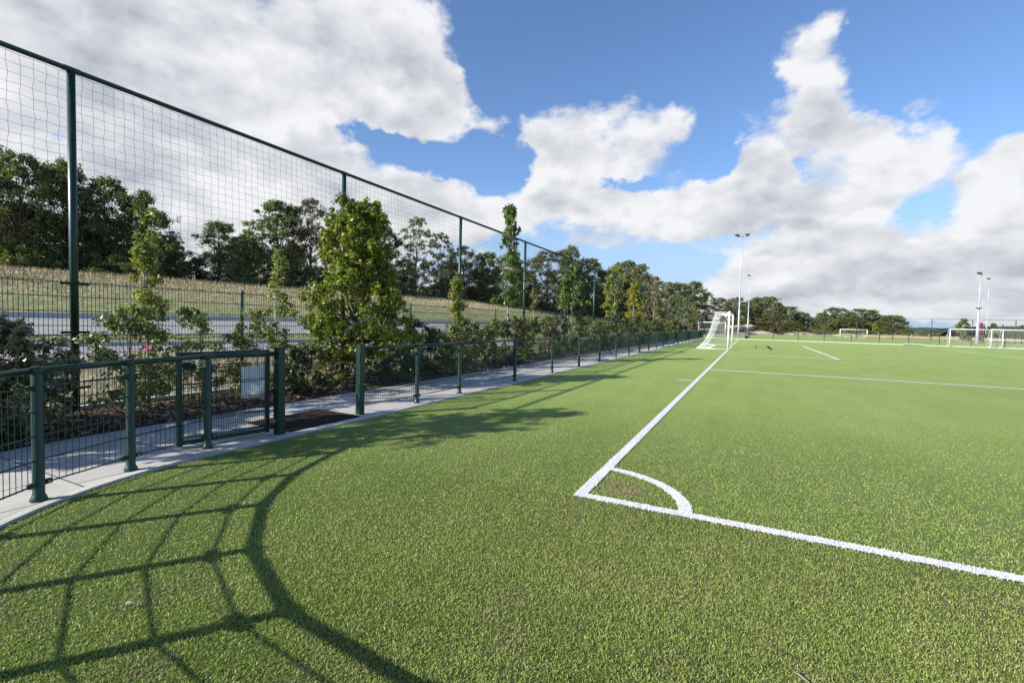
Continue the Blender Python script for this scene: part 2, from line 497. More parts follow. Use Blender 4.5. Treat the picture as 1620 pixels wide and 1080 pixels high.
def leafmat(dark, light, third, rough=.5, spec=.4, trans=.28, tl=(1.1, 1.35, .45)):
    def fn(t, b, o):
        f = tint(t)
        cr = t.new('ShaderNodeValToRGB'); t.l.new(f, cr.inputs[0]); e = cr.color_ramp.elements
        e[0].color = (*dark, 1); e[1].color = (*third, 1)
        x = cr.color_ramp.elements.new(.78); x.color = (*light, 1)
        p = t.new('ShaderNodeTexCoord').outputs['Object']
        c = t.mix(t.ramp(t.noise(p, 1.1, 3), .35, .65), cr.outputs[0], t.mix(1.0, cr.outputs[0], (1.25, 1.12, .9), 'MULTIPLY'))
        t.put(b.inputs['Base Color'], c)
        b.inputs['Roughness'].default_value = rough; b.inputs['Specular IOR Level'].default_value = spec
        tr = t.new('ShaderNodeBsdfTranslucent'); t.put(tr.inputs[0], t.mix(1.0, c, tl, 'MULTIPLY'))
        mx = t.new('ShaderNodeMixShader'); mx.inputs[0].default_value = trans
        t.l.new(b.outputs[0], mx.inputs[1]); t.l.new(tr.outputs[0], mx.inputs[2]); t.l.new(mx.outputs[0], o.inputs[0])
    return fn


M = {}
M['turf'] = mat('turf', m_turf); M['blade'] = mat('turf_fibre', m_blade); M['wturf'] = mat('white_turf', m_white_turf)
M['wblade'] = mat('white_fibre', simple((.82, .81, .82), .5, .4, var=.04))
M['paving'] = mat('paving', m_paving); M['concrete'] = mat('concrete', m_concrete); M['asphalt'] = mat('asphalt', m_asphalt)
M['mulch'] = mat('mulch', m_mulch); M['chip'] = mat('wood_chip', m_chip); M['ground'] = mat('meadow', m_ground)
M['slope'] = mat('verge', m_slope); M['tuft'] = mat('grass_tuft', m_grasstuft)
M['green'] = mat('green_powder_coat', simple((.005, .034, .024), .38, .55, var=.10, scale=14))
M['wire'] = mat('green_wire', simple((.005, .030, .020), .45, .4, var=.05))
M['net'] = mat('black_cord', simple((.012, .014, .020), .8, .2))
M['steel'] = mat('zinc_steel', simple((.50, .51, .53), .38, .5, .6, .08))
M['galv'] = mat('grey_mast', simple((.40, .41, .47), .45, .5, .35, .06))
M['lampd'] = mat('dark_housing', simple((.04, .042, .05), .5, .5))
M['white'] = mat('white_paint', simple((.70, .70, .70), .35, .5, var=.03))
M['cord_w'] = mat('white_cord', simple((.78, .78, .76), .8, .2, var=.05))
def m_board(t, b, o):
    c = (.86, .90, .93, 1)
    b.inputs['Base Color'].default_value = c; b.inputs['Roughness'].default_value = .4
    tr = t.new('ShaderNodeBsdfTranslucent'); tr.inputs[0].default_value = (.95, .98, 1, 1)
    mx = t.new('ShaderNodeMixShader'); mx.inputs[0].default_value = .6
    t.l.new(b.outputs[0], mx.inputs[1]); t.l.new(tr.outputs[0], mx.inputs[2]); t.l.new(mx.outputs[0], o.inputs[0])


M['board'] = mat('pale_board', m_board)
M['rubber'] = mat('rubber_mat', simple((.045, .034, .028), .95, .1, var=.35, scale=60, bumpd=.01, bs=220))
M['bark'] = mat('bark', simple((.16, .13, .10), .9, .2, var=.35, scale=12, bumpd=.01, bs=40))
M['barkp'] = mat('pale_bark', simple((.36, .33, .28), .85, .2, var=.3, scale=10, bumpd=.005, bs=40))
M['stake'] = mat('wood_stake', simple((.42, .33, .22), .8, .2, var=.2))
M['sand'] = mat('sand', simple((.55, .42, .33), .95, .1, var=.15, scale=.5, bumpd=.1, bs=2))
M['binm'] = mat('bin_green', simple((.01, .06, .04), .4, .5))
M['dark_strip'] = mat('dark_green_strip', simple((.035, .05, .02), .9, .2, var=.2))  # plain dark green of the strip laid on the turf
M['pink'] = mat('pink_petal', simple((.75, .03, .22), .6, .3, var=.1))
M['twig'] = mat('dry_leaf', simple((.42, .36, .28), .8, .2, var=.2))
M['redb'] = mat('red_banner', simple((.42, .12, .14), .6, .3, var=.1))
M['slope2'] = mat('dry_bank', simple((.40, .36, .22), .95, .1, var=.3, scale=.8, bumpd=.2, bs=3))
LEAF = {
    'd': mat('leaf_dark', leafmat((.060, .085, .034), (.170, .190, .080), (.29, .28, .13), .55, .35, .35)),
    'g': mat('leaf_grey_green', leafmat((.065, .092, .044), (.190, .220, .110), (.31, .31, .17), .55, .35, .35)),
    'b': mat('leaf_brownish', leafmat((.052, .058, .028), (.155, .148, .075), (.25, .21, .12), .6, .3, .2)),
    'p': mat('leaf_pale', leafmat((.060, .085, .040), (.18, .215, .11), (.30, .32, .19), .5, .4, .25)),
    'o': mat('leaf_oak', leafmat((.055, .080, .030), (.150, .180, .070), (.25, .25, .11), .55, .35, .2)),
    'maple': mat('leaf_maple', leafmat((.085, .125, .020), (.25, .29, .050), (.38, .37, .09), .45, .45, .35)),
    'young': mat('leaf_young', leafmat((.095, .125, .028), (.26, .29, .075), (.41, .39, .16), .45, .45, .35)),
    'poplar': mat('leaf_poplar', leafmat((.05, .09, .025), (.13, .195, .055), (.23, .29, .11), .45, .45, .3)),
    'yellow': mat('leaf_yellow', leafmat((.14, .155, .03), (.32, .31, .06), (.46, .40, .09), .5, .4, .35)),
    'orange': mat('leaf_autumn', leafmat((.085, .085, .035), (.20, .18, .075), (.34, .26, .12), .5, .4, .3)),
    'laurel': mat('leaf_laurel', leafmat((.060, .070, .030), (.20, .205, .11), (.52, .48, .36), .30, .6, .12)),
    'bush': mat('leaf_bush', leafmat((.075, .095, .030), (.22, .245, .078), (.35, .33, .14), .45, .5, .28)),
    'bushd': mat('leaf_dark_bush', leafmat((.028, .045, .022), (.075, .105, .045), (.15, .18, .085), .4, .55, .2)),
    'bushr': mat('leaf_reddish_bush', leafmat((.05, .055, .02), (.14, .12, .05), (.28, .14, .08), .5, .4, .25)),
}

# ================================================================== ground, turf, paving
XE = -3.80          # edge of the turf along the goal line side
AC = (-1.1, -1.05)  # centre of the rounded corner
RT = 2.70           # turf radius at the corner
FAR_Y = 62.0


def arc(c, r, a0, a1, n):
    return [(c[0] + r * math.cos(math.radians(a0 + (a1 - a0) * i / n)), c[1] + r * math.sin(math.radians(a0 + (a1 - a0) * i / n))) for i in range(n + 1)]


def flat(name, pts, z, m, kind='structure'):
    me = bpy.data.meshes.new(name); me.from_pydata([(x, y, z) for x, y in pts], [], [list(range(len(pts)))])
    me.materials.append(m); me.update()
    return props(link(name, me), kind=kind)


def strip_poly(inner, outer):
    """quads between two point rows of the same length"""
    n = len(inner); v = [(x, y) for x, y in inner] + [(x, y) for x, y in outer]
    return v, [(i, i + 1, n + i + 1, n + i) for i in range(n - 1)]


# the wide ground: one sheet to the horizon
gv = [(-2500, -800, -.06), (2500, -800, -.06), (2500, 3500, -.06), (-2500, 3500, -.06)]
gm = bpy.data.meshes.new('ground'); gm.from_pydata(gv, [], [(0, 1, 2, 3)]); gm.materials.append(M['ground']); gm.update()
props(link('ground', gm), kind='structure')
edge_arc = arc(AC, RT, 180, 270, 24)
turf_pts = [(XE, FAR_Y - .4)] + edge_arc + [(70, AC[1] - RT), (70, FAR_Y - .4)]
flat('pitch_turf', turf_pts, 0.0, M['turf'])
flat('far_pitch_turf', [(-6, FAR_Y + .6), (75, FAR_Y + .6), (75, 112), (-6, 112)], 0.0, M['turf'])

# narrow kerb set along the turf
ko = [(XE - .02, FAR_Y)] + arc(AC, RT + .02, 180, 270, 24) + [(70, AC[1] - RT - .02)]
ki = [(XE - .10, FAR_Y)] + arc(AC, RT + .10, 180, 270, 24) + [(70, AC[1] - RT - .10)]
mb = MB(); n_ = len(ko)
mb.add([(x, y, .022) for x, y in ko] + [(x, y, .022) for x, y in ki], [(i, i + 1, n_ + i + 1, n_ + i) for i in range(n_ - 1)])
mb.add([(x, y, .022) for x, y in ko] + [(x, y, -.05) for x, y in ko], [(i, i + 1, n_ + i + 1, n_ + i) for i in range(n_ - 1)])
props(mb.build('turf_kerb', M['concrete']), kind='structure')
# paved path outside the kerb
po = [(XE - .116, FAR_Y)] + arc(AC, RT + .116, 180, 270, 24) + [(70, AC[1] - RT - .116)]
pi_ = [(-5.82, FAR_Y)] + arc(AC, 4.72, 180, 270, 24) + [(70, AC[1] - 4.72)]
mb = MB()
mb.add([(x, y, .016) for x, y in po] + [(x, y, .016) for x, y in pi_], [(i, i + 1, n_ + i + 1, n_ + i) for i in range(n_ - 1)])
props(mb.build('path', M['paving']), kind='structure')
# planting bed of bark mulch, gently mounded
bx = np.linspace(-7.66, -5.84, 14); by = np.linspace(-14, 64, 260)
BX, BY = np.meshgrid(bx, by)
u = (BX + 7.66) / 1.82
BZ = .012 + .055 * np.sin(np.pi * u) + .02 * np.sin(BY * 2.1 + BX * 3) * np.sin(np.pi * u) + rng.normal(0, .006, BX.shape) * np.sin(np.pi * u)


def grid_faces(ny, nx):
    i = np.arange((ny - 1) * nx).reshape(ny - 1, nx)[:, :-1].ravel()
    return np.stack([i, i + 1, i + nx + 1, i + nx], 1)


me = np_mesh('planting_bed', np.stack([BX.ravel(), BY.ravel(), BZ.ravel()], 1), grid_faces(*BX.shape), M['mulch'], smooth=True)
props(link('planting_bed', me), kind='structure')
mb = MB(); mb.box((-7.78, 24, .03), (.12, 84, .12), bev=.01)
props(mb.build('bed_kerb', M['concrete']), kind='structure')


def bed_z(x, y):
    uu = min(max((x + 7.66) / 1.82, 0), 1)
    return .012 + .055 * math.sin(math.pi * uu)


# bark chips lying on the bed
N = 11000
cyy = -3.5 + 16 * rng.random(N) ** 1.3; cxx = rng.uniform(-7.6, -5.86, N)
l = rng.uniform(.015, .045, N); w = l * rng.uniform(.3, .6, N); a = rng.uniform(0, np.pi, N); ti = rng.normal(0, .35, N)
cz = .012 + .06 * np.sin(np.pi * (cxx + 7.66) / 1.82) + .012 + rng.uniform(0, .012, N)
ux = np.stack([np.cos(a) * np.cos(ti), np.sin(a) * np.cos(ti), np.sin(ti)], 1) * l[:, None]
vx = np.stack([-np.sin(a), np.cos(a), rng.normal(0, .3, N)], 1) * w[:, None]
c0 = np.stack([cxx, cyy, cz], 1)
V = np.stack([c0 - ux - vx, c0 + ux - vx, c0 + ux + vx, c0 - ux + vx], 1).reshape(-1, 3)
me = np_mesh('bark_chips', V, np.arange(4 * N).reshape(N, 4), M['chip'], tint=rng.random(N) ** 1.4)
props(link('bark_chips', me), kind='stuff')

# ---- verge, two roadways and the embankment beyond the ball fence
CA, SA = .978, .208


def xs(S, y): return CX - (S - SA * (min(y, 45) - CY)) / CA
def s_of(x, y): return CA * (CX - x) + SA * (min(y, 45) - CY)


PS = [0, 12.5, 15.5, 19.2, 19.35, 21, 27.5, 27.7, 29, 33, 38, 42, 46, 60, 120]
PZ = [0, 0, .23, .42, .50, .71, 1.18, 1.29, 1.55, 2.35, 3.3, 3.9, 4.0, 4.1, 4.2]


def terr(x, y):
    s = s_of(x, y); z = float(np.interp(s, PS, PZ))
    e = min(max((-7.9 - x) / 2.4, 0), 1); e = e * e * (3 - 2 * e)
    fd = 1 - min(max((y - 95) / 60, 0), 1)
    if s > 42 and x > -19: pass
    return z * e * fd


ys_ = np.concatenate([np.arange(-45, 60, 1.0), np.arange(60, 200, 5)])
xs_ = -7.86 - np.concatenate([np.arange(0, 3, .25), np.arange(3, 45, .5), np.arange(45, 140, 6)])
GX, GY = np.meshgrid(xs_, ys_)
GZ = np.array([[terr(x, y) for x in xs_] for y in ys_]) + .012
GZ += rng.normal(0, .012, GZ.shape) * (np.array([[s_of(x, y) for x in xs_] for y in ys_]) > 28)
me = np_mesh('embankment', np.stack([GX.ravel(), GY.ravel(), GZ.ravel()], 1), grid_faces(*GX.shape)[:, ::-1], M['slope'], smooth=True)
props(link('embankment', me), kind='structure')


def road(name, s0, s1, m, lift, ylim):
    yy = np.arange(-45, ylim, 1.0); ss = np.linspace(s0, s1, 9); vv = []
    for y in yy:
        for s in ss:
            x = min(xs(s, y), -8.3); vv.append((x, y, terr(x, y) + lift))
    me = np_mesh(name, vv, grid_faces(len(yy), len(ss))[:, ::-1], m, smooth=True)
    return props(link(name, me), kind='structure')


road('road', 21.0, 27.5, M['asphalt'], .05, 56)
road('cycle_path', 15.5, 19.2, M['asphalt'], .05, 22)
for nm, s0, ylim, h in (('road_kerb', 27.35, 56, .26), ('cycle_path_kerb', 19.1, 22, .17)):
    yy = np.arange(-45, ylim, 1.0); vv = []; ff = []
    for i, y in enumerate(yy):
        x = xs(s0, y); z = terr(x, y)
        vv += [(x, y, z - .05), (x, y, z + h), (x - .22, y, z + h), (x - .22, y, z - .05)]
        if i: a_ = 4 * (i - 1); ff += [(a_ + q, a_ + q + 1, a_ + q + 5, a_ + q + 4) for q in range(3)]
    me = np_mesh(nm, vv, ff, M['concrete']); props(link(nm, me), kind='structure')

# rough grass standing on the verge and the embankment
N = 110000
S_ = rng.uniform(27.9, 45, N); y_ = -12 + 120 * rng.random(N) ** 1.6
keep = rng.random(N) < np.interp(S_, [27.9, 31, 36, 40, 45], [.25, .45, .75, 1, 1])
S_, y_ = S_[keep], y_[keep]
x_ = np.array([xs(s, y) for s, y in zip(S_, y_)]); z_ = np.array([terr(x, y) for x, y in zip(x_, y_)])
N = len(x_)
h = np.interp(S_, [28, 32, 38, 42], [.06, .13, .22, .34]) * rng.uniform(.6, 1.3, N); w = rng.uniform(.012, .028, N)
a = rng.uniform(0, 2 * np.pi, N); dx = np.stack([np.cos(a), np.sin(a), 0 * a], 1) * w[:, None]
b0 = np.stack([x_, y_, z_ - .03], 1)
top = b0 + np.stack([rng.normal(0, .12, N) * h * 2, rng.normal(0, .12, N) * h * 2, h], 1)
V = np.stack([b0 - dx, b0 + dx, top], 1).reshape(-1, 3)
patch = .5 + .5 * np.sin(x_ * .31 + 1.3) * np.sin(y_ * .27) + .25 * np.sin(x_ * 1.1 + y_ * .7)
tn = np.clip(np.interp(S_, [28, 33, 38, 41], [.12, .34, .50, .85]) + (patch - .5) * .35 + rng.normal(0, .09, N), 0, 1)
me = np_mesh('long_grass', V, np.arange(3 * N).reshape(N, 3), M['tuft'], tint=tn)
props(link('long_grass', me), kind='stuff')
# short fringe of grass between the two roadways and by the bed kerb
N = 16000
S_ = np.where(rng.random(N) < .5, rng.uniform(19.5, 20.9, N), rng.uniform(10.0, 15.3, N)); y_ = rng.uniform(-8, 45, N)
x_ = np.array([xs(s, y) for s, y in zip(S_, y_)]); k = x_ < -8.0; S_, y_, x_ = S_[k], y_[k], x_[k]; N = len(x_)
z_ = np.array([terr(x, y) for x, y in zip(x_, y_)])
h = rng.uniform(.05, .15, N); a = rng.uniform(0, 2 * np.pi, N); dx = np.stack([np.cos(a), np.sin(a), 0 * a], 1) * .018
b0 = np.stack([x_, y_, z_ - .01], 1); top = b0 + np.stack([rng.normal(0, .03, N), rng.normal(0, .03, N), h], 1)
me = np_mesh('verge_grass', np.stack([b0 - dx, b0 + dx, top], 1).reshape(-1, 3), np.arange(3 * N).reshape(N, 3), M['tuft'], tint=np.clip(rng.normal(.48, .2, N), 0, 1))
props(link('verge_grass', me), kind='stuff')

# ================================================================== pitch markings
LW = .105
YG = 34.28
P1, P2, G1, G2 = YG - 20.16, YG + 20.16, YG - 9.16, YG + 9.16
rects = [('goal_line', 0, LW, 0, FAR_Y - .6), ('touch_line', LW, 60, 0, LW),
         ('penalty_area_line', LW, 16.5, P1, P1 + .19), ('penalty_area_line', LW, 16.5, P2 - LW, P2), ('penalty_area_line', 16.5 - .14, 16.5, P1 + .19, P2 - LW),
         ('goal_area_line', LW, 5.5, G1, G1 + .20), ('goal_area_line', LW, 5.5, G2 - LW, G2), ('goal_area_line', 5.5 - LW * 1.5, 5.5, G1 + .20, G2 - LW),
         ('corner_distance_mark', -.42, -.03, 10.12, 10.12 + .12)]


def fibres(px, py, hh, ww, lean=.9):
    """turf fibres: thin leaning triangles, 1 per point"""
    n = len(px); a = rng.uniform(0, 2 * np.pi, n); b = rng.uniform(0, 2 * np.pi, n)
    dx = np.stack([np.cos(a), np.sin(a), 0 * a], 1) * (ww / 2)[:, None]
    ln = np.abs(rng.normal(0, lean, n))
    base = np.stack([px, py, np.full(n, -.002)], 1)
    d = np.stack([np.cos(b) * ln, np.sin(b) * ln, np.ones(n)], 1); d /= np.linalg.norm(d, axis=1)[:, None]
    mid = base + d * (hh * .6)[:, None]
    tip = mid + (d * [1, 1, .35] + np.stack([np.cos(b), np.sin(b), 0 * b], 1) * .35) * (hh * .5)[:, None]
    V = np.stack([base - dx, base + dx, mid + dx * .8, mid - dx * .8], 1), tip
    return V[0], tip


def fibre_mesh(name, px, py, hh, ww, m, tn, lean=.9):
    q, tip = fibres(px, py, hh, ww, lean); n = len(px)
    V = np.concatenate([q.reshape(-1, 3), tip]); i = np.arange(n) * 4
    F = np.concatenate([np.stack([i, i + 1, i + 2], 1), np.stack([i, i + 2, i + 3], 1), np.stack([i + 3, i + 2, 4 * n + np.arange(n)], 1)])
    return np_mesh(name, V, F, m, tint=np.tile(tn, 3))


def dens(d):  # fibres per square metre at distance d from the viewpoint
    return np.minimum(23000, 23000 * (3.0 / np.maximum(d, .5)) ** 2.35)


def marking(name, outline, sampler, area):
    """a white line: thin sheet with white fibres standing on it (near part)"""
    v = [(x, y, .009) for x, y in outline[0]]; f = [list(q) for q in outline[1]]
    nb = len(v)
    px, py = sampler(int(area * 22000)) if area else (np.zeros(0), np.zeros(0))
    d = np.hypot(px - CX, py - CY)
    k = rng.random(len(px)) < np.clip(dens(d) * 1.3 / 22000, 0, 1)
    px, py, d = px[k], py[k], d[k]; n = len(px)
    px = px + rng.normal(0, .003, n); py = py + rng.normal(0, .003, n)
    hh = rng.uniform(.016, .031, n) * np.interp(d, [4, 14], [1, .7]); ww = rng.uniform(.003, .005, n) * np.interp(d, [3, 8, 20], [1, 1.5, 2.6])
    if n:
        q, tip = fibres(px, py, hh, ww, .8)
        V = np.concatenate([q.reshape(-1, 3), tip]); i = np.arange(n) * 4 + nb
        F = [list(map(int, t_)) for t_ in np.concatenate([np.stack([i, i + 1, i + 2], 1), np.stack([i, i + 2, i + 3], 1), np.stack([i + 3, i + 2, nb + 4 * n + np.arange(n)], 1)])]
        v += [tuple(map(float, p)) for p in V]
    else: F = []
    me = bpy.data.meshes.new(name); me.from_pydata(v, [], f + F)
    me.materials.append(M['wturf']); me.materials.append(M['wblade'])
    me.polygons.foreach_set('material_index', [0] * len(f) + [1] * len(F)); me.update()
    return props(link(name, me), kind='structure')


for (nm, x0, x1, y0, y1) in rects:
    xa, xb, ya, yb = x0, min(x1, 14), y0, min(y1, 22)
    ar = max(0, xb - xa) * max(0, yb - ya)
    marking(nm, ([(x0, y0), (x1, y0), (x1, y1), (x0, y1)], [(0, 1, 2, 3)]),
            (lambda xa, xb, ya, yb: lambda n: (rng.uniform(xa, xb, n), rng.uniform(ya, yb, n)))(xa, xb, ya, yb), ar)
ao = arc((0, 0), 1.0, math.degrees(math.asin(LW / 1.0)), 90 - math.degrees(math.asin(LW / 1.0)), 24)
ai = arc((0, 0), 1.0 - LW, math.degrees(math.asin(LW / .9)), 90 - math.degrees(math.asin(LW / .9)), 24)


def arcs(n):
    th = rng.uniform(math.asin(LW), math.pi / 2 - math.asin(LW), n); r = rng.uniform(1 - LW, 1.0, n)
    return r * np.cos(th), r * np.sin(th)


marking('corner_arc_line', strip_poly(ao, ai), arcs, .15)
pa_o = arc((11, YG), 9.15, -52.5, 52.5, 30); pa_i = arc((11, YG), 9.15 - LW, -52, 52, 30)
marking('penalty_arc_line', strip_poly(pa_o, pa_i), None, 0)
marking('penalty_spot', (arc((11, YG), .12, 0, 345, 23), [tuple(range(24))]), None, 0)


def on_white(x, y):
    k = np.zeros(len(x), bool); mg = np.where(y > 8, .04, .012)
    for (_, x0, x1, y0, y1) in rects: k |= (x > x0 - mg) & (x < x1 + mg) & (y > y0 - mg * 1.6) & (y < y1 + mg)
    r = np.hypot(x, y); k |= (x > 0) & (y > 0) & (r < 1.0) & (r > 1 - LW)
    return k


def on_turf(x, y):
    k = (x > XE) & (y > AC[1] - RT)
    c = (x < AC[0]) & (y < AC[1]) & (np.hypot(x - AC[0], y - AC[1]) > RT)
    return k & ~c


# green fibres over the part of the pitch nearest the viewpoint, thinning out with distance
r0, r1, NB = .9, 36.0, 0
th0, th1 = math.radians(-82), math.radians(30)
rr = np.linspace(r0, r1, 400); pdf = dens(rr) * rr; cdf = np.cumsum(pdf); tot = int(cdf[-1] * (rr[1] - rr[0]) * (th1 - th0)); cdf /= cdf[-1]
d = np.interp(rng.random(tot), cdf, rr); th = rng.uniform(th0, th1, tot)
px, py = CX + d * np.sin(th), CY + d * np.cos(th)
k = on_turf(px, py) & ~on_white(px, py); px, py, d = px[k], py[k], d[k]; n = len(px)
print('fibres', n)
hh = rng.uniform(.012, .025, n) * np.interp(d, [4, 9, 14], [1, .8, .4]); ww = rng.uniform(.0028, .005, n) * np.interp(d, [2.5, 8, 20], [1, 1.35, 2.6])
me = fibre_mesh('turf_fibres', px, py, hh, ww, M['blade'], rng.random(n), 1.3)
props(link('turf_fibres', me), kind='stuff')

# ================================================================== vegetation builders
def leaf_quads(c, size, nrm, ar=.62):
    n = len(c)
    nrm = nrm / (np.linalg.norm(nrm, axis=1)[:, None] + 1e-9)
    t_ = rng.normal(0, 1, (n, 3)); a = np.cross(nrm, t_); a /= np.linalg.norm(a, axis=1)[:, None] + 1e-9
    b = np.cross(nrm, a)
    a = a * (size / 2)[:, None]; b = b * (size * ar / 2)[:, None]
    return np.stack([c - a, c - b + a * .1, c + a, c + b + a * .1], 1).reshape(-1, 3)


def crown_mesh(name, cl, cr, per, size, m, up=.6, flat_=.8, shell=.35, smin=.6):
    """cl: clump centres (K,3), cr: radii (K,), per: leaves per clump"""
    K = len(cl); cs = []; ns = []; tn = []
    for i in range(K):
        n = max(8, int(per * rng.uniform(.6, 1.3) * (cr[i] / np.mean(cr)) ** 1.8))
        m_s = max(3, int(rng.integers(5, 9)))
        sv = rng.normal(0, 1, (m_s, 3)); sv /= np.linalg.norm(sv, axis=1)[:, None]
        sc = sv * (cr[i] * rng.uniform(.25, .95, m_s))[:, None] * np.array([1, 1, flat_])
        w_ = rng.integers(0, m_s, n)
        v = rng.normal(0, 1, (n, 3)); v /= np.linalg.norm(v, axis=1)[:, None]
        q = sc[w_] + v * (cr[i] * .52 * rng.random(n) ** .6)[:, None]
        cs.append(cl[i] + q); ns.append(v * .5 + q / cr[i] * .6 + rng.normal(0, .6, (n, 3)) + [0, 0, up])
        tn.append(np.clip(rng.normal(.45, .20, n) + rng.normal(0, .08, m_s)[w_] + rng.normal(0, .10), 0, 1))
    c = np.concatenate(cs); nn_ = np.concatenate(ns); tn = np.concatenate(tn); n = len(c)
    V = leaf_quads(c, size * rng.uniform(smin, 1.3, n), nn_)
    return np_mesh(name, V, np.arange(4 * n).reshape(n, 4), m, tint=tn)


def woody(name, H, tips, r0, m, base=.0, lean=(0, 0), n=7, tw=None, sparse=1.0):
    """tapered trunk with limbs that reach the clump centres"""
    mb = MB(); k = 9; tr = []
    for i in range(k + 1):
        f = i / k; tr.append(Vector((lean[0] * f + .05 * H * .25 * math.sin(f * 5 + r0 * 90) * f, lean[1] * f + .04 * H * .25 * math.cos(f * 4 + r0 * 50) * f, H * f)))
    mb.tube(tr, [r0 * (1.25 if i == 0 else 1) * (1 - .9 * i / k) + .004 for i in range(k + 1)], n=n)
    for t_ in tips:
        if rng.random() > sparse: continue
        t_ = Vector(t_); f = min(max(t_.z / H * rng.uniform(.45, .8), .12), .92); i = f * k; i0 = int(i)
        s = tr[i0].lerp(tr[min(i0 + 1, k)], i - i0); rs = r0 * (1 - .9 * f) * .55
        mid = s.lerp(t_, .5) + Vector((0, 0, -.06 * (t_ - s).length)) + Vector(rng.normal(0, .05, 3)) * (t_ - s).length
        mb.tube([s, mid, t_], [rs, rs * .6, max(rs * .2, .003)], n=5, cap=False)
    return mb.mesh(name, m)


def tree_proto(seed, H, R, leafkey, bark, kind='round', base=.22, K=34, per=170, size=.22, crad=.9, r0=.14):
    """returns (crown mesh, trunk mesh) in local coordinates"""
    global rng
    rng = np.random.default_rng(seed)
    cl = []
    for i in range(K):
        f = rng.random() ** .85
        z = H * (base + (1 - base) * f ** (1.15 if K > 60 else 1))
        if kind == 'round': pr = math.sin(math.pi * min(max(.12 + .88 * f, 0), 1) ** .85) ** .6
        elif kind == 'dome': pr = max(.25, math.sqrt(max(0, 1 - (.96 * f) ** 2)))
        elif kind == 'cone': pr = (1 - f) ** .75 + .08
        elif kind == 'tall': pr = (.35 + .65 * math.sin(math.pi * (f * .8 + .12))) * (1 if f < .75 else 1 - (f - .75) * 1.6)
        elif kind == 'column': pr = .55 * (1 - f) ** .5 + .12
        else: pr = min(1, .66 + 1.6 * f) * (1 - .98 * max(0, f - .30))
        rad = R * pr * rng.random() ** (.3 if kind == 'dome' else .5) * .95
        th = rng.uniform(0, 2 * math.pi)
        cl.append((rad * math.cos(th), rad * math.sin(th), z))
    cl.append((0.1 * R, 0, H - crad * .35))
    nsp = 26 if kind == 'egg' else 0
    cl = np.array(cl); cr = crad * rng.uniform(.55, 1.25, len(cl)) * (1.0 - .35 * (cl[:, 2] / H - base))
    cl[:, 2] = np.minimum(cl[:, 2], H - cr * .55)
    if nsp:   # shoots that stand out of the outline
        th = rng.uniform(0, 2 * math.pi, nsp); f = rng.uniform(.25, 1.0, nsp)
        ra = R * np.minimum(1, .66 + 1.6 * f) * (1 - .98 * np.maximum(0, f - .3)) * rng.uniform(.8, 1.15, nsp)
        zc = H * (base + (1 - base) * f) + .10
        sp_c = np.concatenate([np.stack([ra * np.cos(th), ra * np.sin(th), zc + .13 * q_], 1) for q_ in (0, 1)])
        cl = np.concatenate([cl, sp_c]); cr = np.concatenate([cr, np.full(nsp, .12), np.full(nsp, .08)])
    cm = crown_mesh('crown', cl, cr, per, size, LEAF[leafkey])
    tm = woody('trunk', H * .86, [tuple(c) for c in cl[::2]], r0, M[bark], n=7)
    return cm, tm


TREEN = {'birch': 'birch_tree'}


def put_tree(name, proto, loc, label, cat, group, sc=(1, 1, 1), rz=0):
    t = empty(name, loc, label, cat, group, rz); t.scale = sc
    link('crown', proto[0], t); link('trunk', proto[1], t)
    return t


# ================================================================== fences
def post_mesh(h, r, collar=True):
    mb = MB()
    prof = [(r * 1.45, 0), (r * 1.45, .02), (r * 1.12, .05), (r, .06), (r, h - .02), (r * .9, h)] if collar else [(r, -.1), (r, h - .01), (r * .8, h)]
    mb.lathe((0, 0, 0), prof, 14)
    return mb.mesh('post', M['green'])


def clamp_mesh(side):
    mb = MB()
    mb.box((0, side * .060, 0), (.034, .070, .040), bev=.004)
    mb.tube([(.018, side * .062, 0), (.026, side * .062, 0)], .009, n=8, m=1)
    return mb.mesh('clamp', [M['wire'], M['steel']])


def panel(a, b, z0, z1, nh, parent, step=.05, rv=.0028, rh=.0044, zoff=0.0, name='mesh_panel', double=True, spikes=0.0, n=4):
    """welded double-wire panel between two points; horizontals double, verticals single"""
    a = Vector((a[0], a[1], 0)); b = Vector((b[0], b[1], 0)); d = b - a; L = d.length; d.normalize(); nrm = Vector((-d.y, d.x, 0))
    mb = MB(); g = .045
    k = max(1, int((L - 2 * g) / step))
    for i in range(k + 1):
        p = a + d * (g + (L - 2 * g) * i / k)
        mb.tube([(p.x, p.y, z0 - .01), (p.x, p.y, z1 + .01 + spikes)], rv, n=n, cap=False)
    for j in range(nh):
        z = z0 + (z1 - z0) * j / (nh - 1)
        for s in ((-1, 1) if double else (0,)):
            o = nrm * (s * (rv + rh))
            p, q = a + d * g * .6 + o, a + d * (L - g * .6) + o
            mb.tube([(p.x, p.y, z), (q.x, q.y, z)], rh, n=n, cap=False)
    return mb.build(name, M['wire'], parent)


# ---- low pitch fence: round the corner, along the goal-line side up to the gate, then on to the far end
RF = 2.87
angs = [190.5, 206.3, 221.5, 238, 255]
low_a = [(-4.1, -.74)] + [(AC[0] + RF * math.cos(math.radians(q)), AC[1] + RF * math.sin(math.radians(q))) for q in angs] + [(-.9, -3.92), (.55, -3.92), (3.05, -3.92), (5.55, -3.92), (8.05, -3.92)]
low_b = [(-4.02, 2.95), (-4.02, 4.36)] + [(-4.0, 6.93 + 2.56 * i) for i in range(22)]
RAILZ = 1.06
pm = post_mesh(RAILZ - .01, .038)
cmR, cmL = clamp_mesh(1), clamp_mesh(-1)


